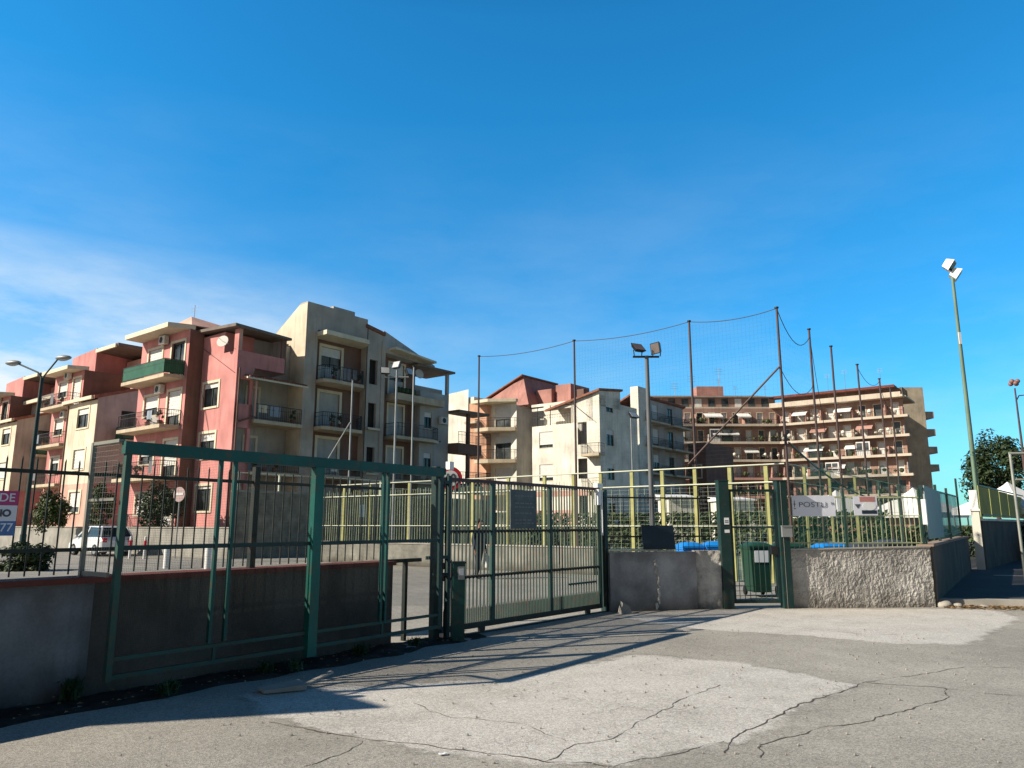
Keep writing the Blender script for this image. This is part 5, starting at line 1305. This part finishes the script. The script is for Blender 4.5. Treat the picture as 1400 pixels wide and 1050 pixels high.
# ---------------------------------------------------------------- pink and cream houses on the left (two of the same make)
def left_house(lab, da, db):
    t = est('apartment_house', lab, -63.6+da, 25.3+db, group='apartment houses of the estate')
    def X(a): return a+da
    def Y(b): return b+db
    pink_bay(t, X(-69.2), X(-63.6), Y(25.3), 1.15, m_pink, green=(), top=13.9)
    f = FL(Y(24.4)); ops = [(X(-61.7), X(-59.75), z+.95, z+2.45) for z in FZ[:3]]
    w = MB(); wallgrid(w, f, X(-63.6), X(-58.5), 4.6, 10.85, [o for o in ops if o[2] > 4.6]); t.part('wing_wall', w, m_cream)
    w = MB(); wallgrid(w, f, X(-63.6), X(-58.5), 1.38, 4.6, ops[:1]); t.part('wing_base', w, m_pink2)
    for z, s_ in zip(FZ[:3], (.75, .95, .3)): window(t, f, X(-61.7), X(-59.75), z+.95, z+2.45, s_)
    fs = FS(X(-58.5))
    w = MB(); b0, b1, b2 = Y(24.4), Y(28.2), Y(31)
    wallgrid(w, fs, b0, b1, 4.6, 10.9, [(Y(26.2), Y(27.3), FZ[2]+.05, FZ[2]+2.3)]); w.quad((X(-58.5), b0, 10.9), (X(-58.5), b1, 10.9), (X(-58.5), b1, 12.3), (X(-58.5), b0, 10.95))
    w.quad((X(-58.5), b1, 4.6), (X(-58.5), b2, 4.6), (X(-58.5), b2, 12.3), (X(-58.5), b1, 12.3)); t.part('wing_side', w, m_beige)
    w = MB(); wallgrid(w, fs, b0, b2, 1.38, 4.6); t.part('wing_side_base', w, m_pink)
    window(t, fs, Y(26.2), Y(27.3), FZ[2]+.05, FZ[2]+2.3, .0, door=True, trim=False)
    balcony(t, [(X(-58.5), Y(25.9)), (X(-57.4), Y(25.9)), (X(-57.4), Y(27.7)), (X(-58.5), Y(27.7))], FZ[2], (0, 1, 2, 3), green=True)
    w = MB(); w.hexa([(X(-63.7), Y(24.1), 10.85), (X(-58.4), Y(24.1), 10.85), (X(-58.4), Y(28.2), 12.2), (X(-63.7), Y(28.2), 12.2), (X(-63.7), Y(24.1), 11.12), (X(-58.4), Y(24.1), 11.12), (X(-58.4), Y(28.2), 12.42), (X(-63.7), Y(28.2), 12.42)]); t.part('wing_roof', w, m_roof)
    w = MB(); w.box(X(-63.75), X(-58.6), Y(23.95), Y(24.1), 10.85, 11.1); t.part('cornice', w, m_trim)
    w = MB(); w.quad((X(-63.6), Y(25.3), 1.38), (X(-63.6), Y(28.3), 1.38), (X(-63.6), Y(28.3), 13.9), (X(-63.6), Y(25.3), 13.9)); t.part('flank', w, m_brown)
    # penthouse
    w = MB(); P = [(X(-70.6), Y(27)), (X(-65.9), Y(27)), (X(-65.9), Y(31)), (X(-70.6), Y(31))]
    w.quad(*[(p[0], p[1], z) for p, z in ((P[0], 12.5), (P[1], 12.5), (P[1], 16.35), (P[0], 16.1))]); w.quad(*[(p[0], p[1], z) for p, z in ((P[1], 12.5), (P[2], 12.5), (P[2], 16.2), (P[1], 16.35))])
    w.quad(*[(p[0], p[1], z) for p, z in ((P[0], 16.1), (P[1], 16.35), (P[2], 16.2), (P[3], 16.0))]); t.part('penthouse', w, m_pink)
    w = MB(); w.box(X(-65.7), X(-60.2), Y(29.5), Y(33.5), 12.1, 15.5); w.box(X(-62.5), X(-58.4), Y(28.5), Y(32), 12.2, 13.6); t.part('upper_wall', w, m_pink2)
    w = MB(); w.hexa([(X(-65.9), Y(27.0), 16.0), (X(-62), Y(27.0), 16.0), (X(-60), Y(33.6), 15.6), (X(-65.9), Y(33.6), 15.6), (X(-65.9), Y(27.0), 16.25), (X(-62), Y(27.0), 16.25), (X(-60), Y(33.6), 15.8), (X(-65.9), Y(33.6), 15.8)]); t.part('penthouse_roof', w, m_roofg)
    w = MB(); w.box(X(-65.8), X(-62.2), Y(26.85), Y(26.98), 15.9, 16.2); t.part('trim', w, m_trim); w = MB(); w.box(X(-62.6), X(-58.3), Y(28.25), Y(28.45), 13.55, 13.85); t.part('trim', w, m_trim)
    w = MB(); w.box(X(-69.1), X(-63.8), Y(25.6), Y(33.5), 1.38, 13.8); w.box(X(-63.8), X(-58.75), Y(24.7), Y(33.5), 1.38, 10.8); t.part('core', w, m_brown)
    w = MB(); w.quad((X(-69.2), Y(31), 1.38), (X(-69.2), Y(25.3), 1.38), (X(-69.2), Y(25.3), 13.9), (X(-69.2), Y(31), 13.9)); t.part('left_side', w, m_pink)
    pipe(t, (X(-63.5), Y(24.35)), 1.4, 10.8)
    for z in FZ[1:]: clutter(t, FL(Y(25.3)), X(-68.8), X(-64.4), z, 1.12, rr)
    dish(t, FS(X(-58.5)), Y(29), 12.6)
left_house('pink apartment house with a cream window wing between the street lamp and the tall frame', 0, 0)
left_house('pink and cream apartment house with brown roof at the left edge', -18.6, 1.0)
# brown mono pitch roof mass of the left edge house row
t = est('apartment_house', 'beige house part with dark brown sloping roof behind the street lamp at the left', -76, 27, group='apartment houses of the estate')
w = MB(); w.box(-83.0, -71.4, 28.2, 33, 1.38, 13.4); t.part('wall', w, m_beige)
w = MB(); w.hexa([(-84, 27.6, 13.2), (-71.2, 27.6, 13.2), (-71.2, 33, 13.2), (-84, 33, 13.2), (-84, 27.6, 13.5), (-71.2, 27.6, 13.5), (-72.5, 32, 15.8), (-82, 32, 15.3)]); t.part('roof', w, m_roofg)
w = MB(); w.box(-84.2, -71.0, 27.4, 27.58, 13.1, 13.42); t.part('eave', w, m_trim)

# ---------------------------------------------------------------- white house in the middle
t = est('apartment_house', 'white apartment house with pink recess and stacked balconies behind the sliding gate', -43, 58.5, group='apartment houses of the estate')
b = 58.5
f = FL(b)
ops = [(-42.35, -40.75, z+.95, z+2.5) for z in FZ[:3]]
w = MB(); wallgrid(w, f, -43.2, -38.6, 2.9, 11.0, [o for o in ops if o[2] > 2.9]); wallgrid(w, f, -36.9, -36.2, 1.38, 13.6); wallgrid(w, f, -38.62, -37.9, 1.38, 13.0)
w.quad((-38.6, b, 11.0), (-36.2, b, 11.0), (-36.2, b, 13.75), (-38.6, b, 13.2)); 
for z in FZ[:3]: wallgrid(w, f, -37.9, -36.9, z-.3, z+1.0)
t.part('wall', w, m_white)
w = MB(); wallgrid(w, f, -43.2, -38.6, 1.38, 2.9, [(-42.35, -40.75, 2.5, 2.9)]); wallgrid(w, FL(b-.02), -43.2, -36.2, 4.2, 4.7); t.part('base_band', w, m_pink2)
for z in FZ[1:3]: window(t, f, -42.35, -40.75, z+.95, z+2.5, .8, trim=False)
w = MB(); w.quad((-38.6, b+.9, 1.38), (-36.2, b+.9, 1.38), (-36.2, b+.9, 11), (-38.6, b+.9, 11)); t.part('loggia_back', w, m_grey)
for z in FZ[:3]: window(t, FL(b+.9), -37.75, -37.1, z+1.0, z+2.3, .2, trim=False)
for z in FZ[1:3]: balcony(t, [(-36.9, b), (-36.9, b-1.1), (-35.0, b-1.1), (-35.0, b)], z, (0, 1, 2, 3))
# right flank
fs = FS(-35.5)
w = MB(); wallgrid(w, fs, b, b+3.9, 1.38, 12.4, [(b+1.2, b+2.5, z+.9, z+2.4) for z in FZ]); w.quad((-35.5, b, 12.4), (-35.5, b+3.9, 12.4), (-35.5, b+3.9, 14.3), (-35.5, b, 13.8)); wallgrid(w, f, -36.2, -35.5, 1.38, 13.75); t.part('flank', w, m_white)
for z in FZ: window(t, fs, b+1.2, b+2.5, z+.9, z+2.4, .3, trim=False)
w = MB(); w.hexa([(-41.5, b-.3, 12.3), (-35.3, b-.3, 13.75), (-35.3, b+4.1, 14.25), (-41.5, b+4.1, 13.2), (-41.5, b-.3, 12.5), (-35.3, b-.3, 13.95), (-35.3, b+4.1, 14.45), (-41.5, b+4.1, 13.4)]); t.part('roof', w, m_roof)
w = MB(); wallgrid(w, f, -43.2, -38.6, 12.5, 12.75); w.box(-43.2, -38.6, b-.1, b+.0, 12.9, 13.15); w.quad((-43.2, b+2, 11), (-38.6, b+2, 11), (-38.6, b+2, 13.4), (-43.2, b+2, 13.4)); t.part('terrace_beam', w, m_white)
w = MB(); railing(w, [(-43.1, b-.05), (-38.7, b-.05)], 11.0, 1.0, .3); w.bar((-42.5, b, 11), (-42.5, b, 13), .04, 5); w.bar((-41, b, 11), (-41, b, 13), .04, 5); w.bar((-38.6, b-.05, 13), (-36.2, b-.5, 11.2), .025, 5); t.part('terrace_rail', w, m_rail)
# balcony bay on the left of it
bb_ = 58.2
w = MB(); wallgrid(w, FL(bb_), -49.6, -44.9, 1.38, 13.7, [(-47.6, -45.6, z+.05, z+2.4) for z in FZ]); t.part('bay_wall', w, m_white)
w = MB(); wallgrid(w, FL(bb_-.7), -50.6, -48.2, 1.38, 13.9); w.quad((-48.2, bb_-.7, 1.38), (-48.2, bb_, 1.38), (-48.2, bb_, 13.9), (-48.2, bb_-.7, 13.9)); t.part('pink_strip', w, M('peach_plaster', (.62, .36, .24), **PLASTER))
for k, z in enumerate(FZ): 
    window(t, FL(bb_), -47.6, -45.6, z+.05, z+2.4, (.5, .9, .3, .6)[k], door=True, trim=False)
    if k: balcony(t, [(-49.0, bb_), (-48.8, bb_-1.9), (-47.0, bb_-1.9), (-44.75, bb_-.4), (-44.75, bb_)], z, (0, 1, 2, 3, 4), th=.35)
    if k: balcony(t, [(-50.7, bb_-.7), (-50.7, bb_-1.3), (-49.0, bb_-1.3), (-49.0, bb_-.7)], z+.9, (), rail=False)
w = MB(); w.prism([(-49.4, bb_), (-49.2, bb_-2), (-47.0, bb_-2), (-44.7, bb_-.4), (-44.7, bb_)], 13.6, 13.9); t.part('eave', w, m_trim)
w = MB(); w.quad((-44.9, bb_, 1.38), (-44.9, bb_+4, 1.38), (-44.9, bb_+4, 13.2), (-44.9, bb_, 13.2)); w.quad((-43.2, bb_+2.5, 1.38), (-44.9, bb_+2.5, 1.38), (-44.9, bb_+2.5, 13.4), (-43.2, bb_+2.5, 13.4)); t.part('shaded_return', w, m_grey)
# blank gable and roofs behind
w = MB(); w.quad((-56.5, 57.4, 1.38), (-50.6, 57.4, 1.38), (-50.6, 57.4, 15.4), (-56.5, 57.4, 15.0)); t.part('blank_gable', w, m_white)
w = MB(); w.hexa([(-51.0, 59, 13.4), (-44.0, 59, 13.4), (-44.0, 67, 13.4), (-51.0, 67, 13.4), (-50.9, 60, 14.2), (-45.4, 60, 16.5), (-45.4, 66, 16.5), (-50.9, 66, 14.2)]); w.box(-44.5, -42.6, 61, 65, 13, 15.1); w.box(-42.4, -40.6, 61.5, 65, 13, 15.5); t.part('roof_mass', w, m_roofmass)
w = MB(); w.hexa([(-51.2, 59.6, 14.22), (-45.3, 59.6, 16.6), (-45.3, 66.2, 16.6), (-51.2, 66.2, 14.22), (-51.2, 59.6, 14.32), (-45.3, 59.6, 16.72), (-45.3, 66.2, 16.72), (-51.2, 66.2, 14.32)]); t.part('tile_roof', w, m_roof)
w = MB(); w.box(-40.2, -39.4, 62, 63, 13, 14.9); t.part('chimney', w, m_brown)
w = MB(); w.box(-49.5, -45.1, bb_+.25, 67, 1.38, 13.4); w.box(-43.1, -38.7, b+.25, 66, 1.38, 10.9); w.box(-43.1, -35.7, b+2.1, 66, 1.38, 13.0); w.box(-56.4, -50, 57.6, 66, 1.38, 14.6); t.part('core', w, m_white)

# ---------------------------------------------------------------- stepped grey house further right
t = est('apartment_house', 'shaded grey stepped apartment house behind the black floodlights', -41, 79, 0, group='apartment houses of the estate')
b = 75
w = MB(); wallgrid(w, FL(b), -44.2, -40.9, 1.2, 14.8, [(-43.2, -42.0, z+.9, z+2.3) for z in FZ]); t.part('wall', w, m_grey)
for z in FZ: window(t, FL(b), -43.2, -42.0, z+.9, z+2.3, .3, trim=False)
w = MB(); w.quad((-40.9, b-.8, 1), (-39.9, b-.8, 1), (-39.9, b-.8, 17.0), (-40.9, b-.8, 17.0)); w.quad((-39.9, b-.8, 1), (-39.9, b+2, 1), (-39.9, b+2, 17), (-39.9, b-.8, 17)); t.part('white_fin', w, m_white)
fs = FS(-41.0)
w = MB(); wallgrid(w, fs, b, b+13, 1.2, 16.2, [(b+q, b+q+1.4, z+.1, z+2.3) for z in (1.2, 4.3, 7.4, 10.5, 13.4) for q in (1.2, 4.6, 8.6)]); t.part('side_wall', w, m_grey)
for z in (1.2, 4.3, 7.4, 10.5, 13.4):
    for q in (1.2, 4.6, 8.6): window(t, fs, b+q, b+q+1.4, z+.1, z+2.3, rnd.choice((0, .4, .8)), door=True, trim=False)
    if z > 2: balcony(t, [(-41, b+.6), (-39.6, b+.6), (-39.6, b+6.6), (-41, b+6.6)], z, (0, 1, 2, 3)); balcony(t, [(-41, b+7.6), (-39.6, b+7.6), (-39.6, b+12.8), (-41, b+12.8)], z, (0, 1, 2, 3))
w = MB(); w.hexa([(-46.5, b-.4, 13.6), (-40.7, b-.4, 16.3), (-40.7, b+13.3, 16.3), (-46.5, b+13.3, 13.6), (-46.5, b-.4, 13.8), (-40.7, b-.4, 16.5), (-40.7, b+13.3, 16.5), (-46.5, b+13.3, 13.8)]); t.part('roof', w, m_roof)
w = MB(); w.prism([(-44.3, b), (-41.2, b), (-41.2, b+12.8), (-44.3, b+12.8)][::-1], 1.2, 13.5); w.v = [(v[0], v[1]+.25 if v[1] < b+1 else v[1], v[2]) for v in w.v]; t.part('core', w, m_grey)
w = MB(); w.box(-40.95, -38.6, 89, 98, 1, 11.8); t.part('lower_block', w, m_brown)
for z in (4.3, 7.4): window(t, FL(89), -40.3, -39.3, z, z+1.5, .2)

# ---------------------------------------------------------------- long terrace block at the back
t = Thing('terrace_block', 'long brown apartment block with cream balcony bands far behind the court', 'apartment building', (51.5, 143, 0), 0)
def seg(p, q):
    dx, dy = q[0]-p[0], q[1]-p[1]; L = math.hypot(dx, dy); dx /= L; dy /= L
    return L, (lambda s, d, z: (p[0]+dx*s+dy*d-51.5, p[1]+dy*s-dx*d-143, z))
segs = [((23.5, 143), (51.5, 143), 12, (22.6,)), ((51.5, 143), (69.0, 130), 8, (24.4,))]
LV = [3.4, 6.8, 10.2, 13.6, 17.0, 20.4]
m_band = M('cream_band', (.60, .52, .42), rough=.85, var=.14, scale=.3, streak=.35)
m_pinkb = M('pink_band', (.52, .30, .25), rough=.85, var=.14, scale=.3, streak=.35)
rnd = random.Random(12)
for si, (p, q, nw, _) in enumerate(segs):
    L, f = seg(p, q); st = L/nw
    top = 23.7
    ops = []
    for z in LV:
        for k in range(nw): ops.append((st*k+st*.25+rnd.uniform(-.1, .15), st*k+st*.72, z+.05, z+2.4))
    w = MB(); wallgrid(w, f, 0, L, 0, top, ops, .3); t.part('wall', w, m_terr)
    for i, o in enumerate(ops):
        if o[2] < 8 : 
            continue
        if len([1 for _ in t.o.children if _.name.startswith('window')]) >= 96: break
        w = MB(); fbox(w, f, o[0]-.08, o[0], 0, .03, o[2], o[3]+.1); fbox(w, f, o[1], o[1]+.08, 0, .03, o[2], o[3]+.1); fbox(w, f, o[0], o[1], 0, .03, o[3], o[3]+.1); wi = t.part('window', w, m_trim)
        c = rnd.random()
        w = MB(); w.quad(f(o[0], -.28, o[2]), f(o[1], -.28, o[2]), f(o[1], -.28, o[3]), f(o[0], -.28, o[3])); t.part('pane', w, m_glass if c < .35 else m_shut, wi)
    w = MB()
    for i, o in enumerate(ops):
        if o[2] < 8: w.quad(f(o[0], -.28, o[2]), f(o[1], -.28, o[2]), f(o[1], -.28, o[3]), f(o[0], -.28, o[3]))
    t.part('lower_glazing', w, m_glass)['kind'] = 'stuff'
    for li, z in enumerate(LV):
        s1 = L+(.8 if si else .75)
        w = MB(); fbox(w, f, -.6 if si else 0, s1, 0.02, 1.85, z-.26, z); fbox(w, f, -.6 if si else 0, s1, 1.78, 1.86, z-.38, z+.06); t.part('balcony_slab', w, m_band if not (si == 0 and li < 3) else m_pinkb)
        w = MB(); n = int(L/.28)
        fbox(w, f, 0, L, 1.72, 1.76, z+.88, z+.94)
        for k in range(n): fbox(w, f, L*k/n, L*k/n+.035, 1.73, 1.75, z+.12, z+.88)
        t.part('balcony_railing', w, m_rail)
        mm_ = m_pinkb if rnd.random() < .5 else m_beige
        for k in range(nw+1):
            if rnd.random() < .7:
                w = MB(); fbox(w, f, max(.0, st*k-.07), st*k+.07, .02, 1.6, z, z+(2.0 if rnd.random() < .4 else 1.5)); t.part('divider', w, mm_)
        # things standing on the balconies, read as plants and laundry boxes of the block
        w = MB()
        for k in range(int(nw*2.2)):
            s = rnd.uniform(.5, L-.6); w.sphere(f(s, 1.3, z+.55+rnd.random()*.5), rnd.uniform(.16, .42), 7, 5, (1, 1, rnd.uniform(.6, 1.5)))
        t.part('balcony_plants', w, m_leaf2 if rnd.random() < .6 else m_white)['kind'] = 'stuff'
    # awnings
    for li in (range(2, 6)):
        for k in range(3 if si == 0 else 2):
            s = rnd.uniform(1, L-5); z = LV[li]+2.3; ln = rnd.uniform(1.8, 3.8)
            w = MB(); w.quad(f(s, .1, z), f(s+ln, .1, z), f(s+ln, 1.9, z-.75), f(s, 1.9, z-.75)); w.quad(f(s, 1.9, z-.75), f(s+ln, 1.9, z-.75), f(s+ln, 1.92, z-1.0), f(s, 1.92, z-1.0)); t.part('awning', w, m_pinkb if rnd.random() < .3 else m_tent)
    for k in range(4):
        li = rnd.choice((2, 3, 4)); q = rnd.randrange(1, nw-1); z = LV[li]
        w = MB(); fbox(w, f, st*q+.2, st*(q+1)-.2, 1.60, 1.66, z+.08, z+2.5); e_ = t.part('enclosed_balcony', w, rnd.choice((m_shut, m_beige, m_frameg)))
        w = MB()
        for u in (.3, st*.5): fbox(w, f, st*q+u, st*q+u+st*.34, 1.66, 1.68, z+1.0, z+2.3)
        t.part('pane', w, m_glass, e_)
    for k in range(3):
        s = rnd.uniform(1, L-1); h_ = rnd.uniform(1.6, 3.4); w = MB(); w.bar(f(s, -2, top+.3), f(s, -2, top+3+h_), .035, 4)
        for u in range(3): w.bar(f(s-.5, -2, top+3+h_-.3*u), f(s+.5, -2, top+3+h_-.3*u), .02, 3)
        t.part('aerial', w, m_steel)
    w = MB(); fbox(w, f, -.5 if si else 0, L+.6, -9, -.02, top, top+.3); t.part('flat_roof', w, m_band)
L, f = seg((51.5, 143), (69.0, 130))
w = MB(); fbox(w, f, -1.0, L+.3, -.2, 1.9, 23.6, 24.0); fbox(w, f, -1, L, 1.8, 1.88, 24.0, 24.5); t.part('top_band', w, m_band)
w = MB(); fbox(w, f, .5, L-.5, -3, -2.8, 24.0, 25.9); fbox(w, f, -2, L-1.2, -3.2, -.4, 25.9, 26.15); t.part('attic', w, m_brown)
w = MB(); fbox(w, f, -2, L-1.2, -.4, -.3, 25.75, 26.2); t.part('attic_edge', w, m_red if False else m_cap)
w = MB(); railing(w, [f(L-4, .5, 0)[:2], f(L+.2, .5, 0)[:2], f(L+.2, -4, 0)[:2]], 24.1, 1.3, .4, .03); t.part('roof_railing', w, m_rail)
L0, f0 = seg((23.5, 143), (51.5, 143))
w = MB(); fbox(w, f0, 3, 28, -4.5, -1.2, 23.9, 26.0); t.part('attic_wall', w, m_terr)
w = MB(); w.hexa([f0(2, -.6, 26.0), f0(29, -.6, 26.0), f0(29, -6, 26.0), f0(2, -6, 26.0), f0(3, -1.2, 26.3), f0(25.5, -1.2, 26.3), f0(25.5, -4, 26.9), f0(3, -4, 26.9)]); t.part('attic_roof', w, m_roofg)
for k in range(9):
    w = MB(); s = 4.5+2.6*k; fbox(w, f0, s, s+1.3, -1.19, -1.15, 24.1, 25.8); t.part('attic_window', w, m_glass if k % 3 else m_shut)
w = MB(); fbox(w, f0, 13.2, 18.5, -6, -3, 26.5, 28.6); t.part('lift_house', w, m_roofmass)
w = MB()
for s, h in ((12.5, 31), (18, 32.5), (9, 29.5)):
    w.bar(f0(s, -4, 26), f0(s, -4, h), .05, 5)
    for k in range(3): w.bar(f0(s-.8, -4, h-.5*k-.2), f0(s+.8, -4, h-.5*k-.2), .03, 4)
t.part('aerial', w, m_steel)
# end wall and cream stair tower
P = f(L, 0, 0); Q = (P[0]+13, P[1]+16, 0)
w = MB(); w.add([(P[0], P[1], 0), (P[0]+5.5, P[1]+14, 0), (P[0]-6, P[1]+20, 0), (P[0], P[1], 24.0), (P[0]+5.5, P[1]+14, 24.0), (P[0]-6, P[1]+20, 24.0)], [(0, 1, 4, 3), (1, 2, 5, 4), (3, 4, 5)]); t.part('end_wall', w, m_brown)
tx0, ty0 = 75.3-51.5, 142.6-143
w = MB(); w.box(tx0, tx0+4.5, ty0, ty0+6, 0, 27.8); t.part('stair_tower', w, M('dull_cream_plaster', (.58, .50, .38), **PLASTER))
for z in LV[2:]:
    w = MB(); w.box(tx0+4.5, tx0+6.4, ty0+.5, ty0+4, z+1.4, z+2.7); t.part('side_balcony', w, m_beige)
w = MB(); w.quad((28-51.5, 160-143, 0), (66-51.5, 160-143, 0), (66-51.5, 160-143, 22.5), (28-51.5, 160-143, 22.5)); t.part('rear_wall', w, m_beige)
w = MB(); w.quad((23.5-51.5, 160-143, 0), (23.5-51.5, 0, 0), (23.5-51.5, 0, 22.9), (23.5-51.5, 160-143, 22.9)); t.part('left_wall', w, m_beige)
#PART5
# ================================================================ CAMERA, SUN, SKY
cam = D.cameras.new('camera'); co = D.objects.new('camera', cam); col.objects.link(co)
cam.sensor_width = 36; cam.lens = 36*1020/1400; cam.clip_end = 3000; cam.clip_start = .05
co.location = (0, 0, 1.6); co.rotation_euler = (pi/2+math.atan(192/1020), 0, 0)
sc.camera = co
EL = radians(32); tx, ty = .96, .28
sd = Vector((tx*cos(EL), ty*cos(EL), -sin(EL)))
sl = D.lights.new('sun', 'SUN'); sl.energy = 6.9; sl.angle = radians(.5); sl.color = (1, .90, .75)
so = D.objects.new('sun', sl); col.objects.link(so); so.rotation_euler = sd.to_track_quat('-Z', 'Y').to_euler(); so.location = (-20, -10, 40)
wd = D.worlds.new('World'); sc.world = wd; wd.use_nodes = True
nt = wd.node_tree; bg = nt.nodes['Background']
sk = nt.nodes.new('ShaderNodeTexSky'); sk.sky_type = 'NISHITA'; sk.sun_disc = False
sk.sun_elevation = EL; sk.sun_rotation = math.atan2(-tx, -ty); sk.air_density = 1.15; sk.dust_density = .4; sk.ozone_density = 2.5; sk.altitude = 50
hs = nt.nodes.new('ShaderNodeHueSaturation'); hs.inputs['Saturation'].default_value = 1.22; nt.links.new(sk.outputs[0], hs.inputs['Color'])
tc = nt.nodes.new('ShaderNodeTexCoord')
mp = nt.nodes.new('ShaderNodeMapping'); mp.inputs['Scale'].default_value = (1.5, 1.5, 5.0); mp.inputs['Rotation'].default_value = (.0, .28, .0); nt.links.new(tc.outputs['Generated'], mp.inputs['Vector'])
n1 = noi(nt, mp.outputs[0], 1.5, 8, .62)
n2 = noi(nt, mp.outputs[0], .8, 3, .5)
sx = nt.nodes.new('ShaderNodeSeparateXYZ'); nt.links.new(tc.outputs['Generated'], sx.inputs[0])
low = mathn(nt, 'SUBTRACT', 1., ramp(nt, sx.outputs[2], .14, .50))
left = ramp(nt, sx.outputs[0], .0, -.62)
wis = mathn(nt, 'MULTIPLY', mathn(nt, 'MULTIPLY', ramp(nt, n1, .38, .72), ramp(nt, n2, .36, .58)), mathn(nt, 'MULTIPLY', low, mathn(nt, 'ADD', .26, mathn(nt, 'MULTIPLY', left, .6))))
hi = mathn(nt, 'MAXIMUM', ramp(nt, sx.outputs[2], .60, .80), ramp(nt, sx.outputs[1], .12, -.25))     # unseen sky at zenith and behind the viewer dimmed to cut fill light
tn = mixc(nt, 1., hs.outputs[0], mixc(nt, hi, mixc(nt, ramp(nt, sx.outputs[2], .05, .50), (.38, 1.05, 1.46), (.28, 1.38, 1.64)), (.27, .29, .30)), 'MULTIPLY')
haze = mathn(nt, 'MULTIPLY', mathn(nt, 'SUBTRACT', 1., ramp(nt, sx.outputs[2], .12, .34)), ramp(nt, sx.outputs[0], -.05, -.46))
haze = mathn(nt, 'MULTIPLY', haze, mathn(nt, 'ADD', .25, mathn(nt, 'MULTIPLY', ramp(nt, n1, .36, .62), 1.0)))
fac = mathn(nt, 'MAXIMUM', mathn(nt, 'MULTIPLY', wis, .95, True), mathn(nt, 'MULTIPLY', haze, 1.7, True))
cl = mixc(nt, fac, tn, (7.0, 7.7, 8.0))
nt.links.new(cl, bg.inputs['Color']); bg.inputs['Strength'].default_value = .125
sc.view_settings.view_transform = 'Standard'; sc.view_settings.look = 'None'; sc.view_settings.exposure = 0; sc.view_settings.gamma = 1
sc.render.engine = 'CYCLES'
sc.render.resolution_x = 1024; sc.render.resolution_y = 768
sc.cycles.transparent_max_bounces = 24
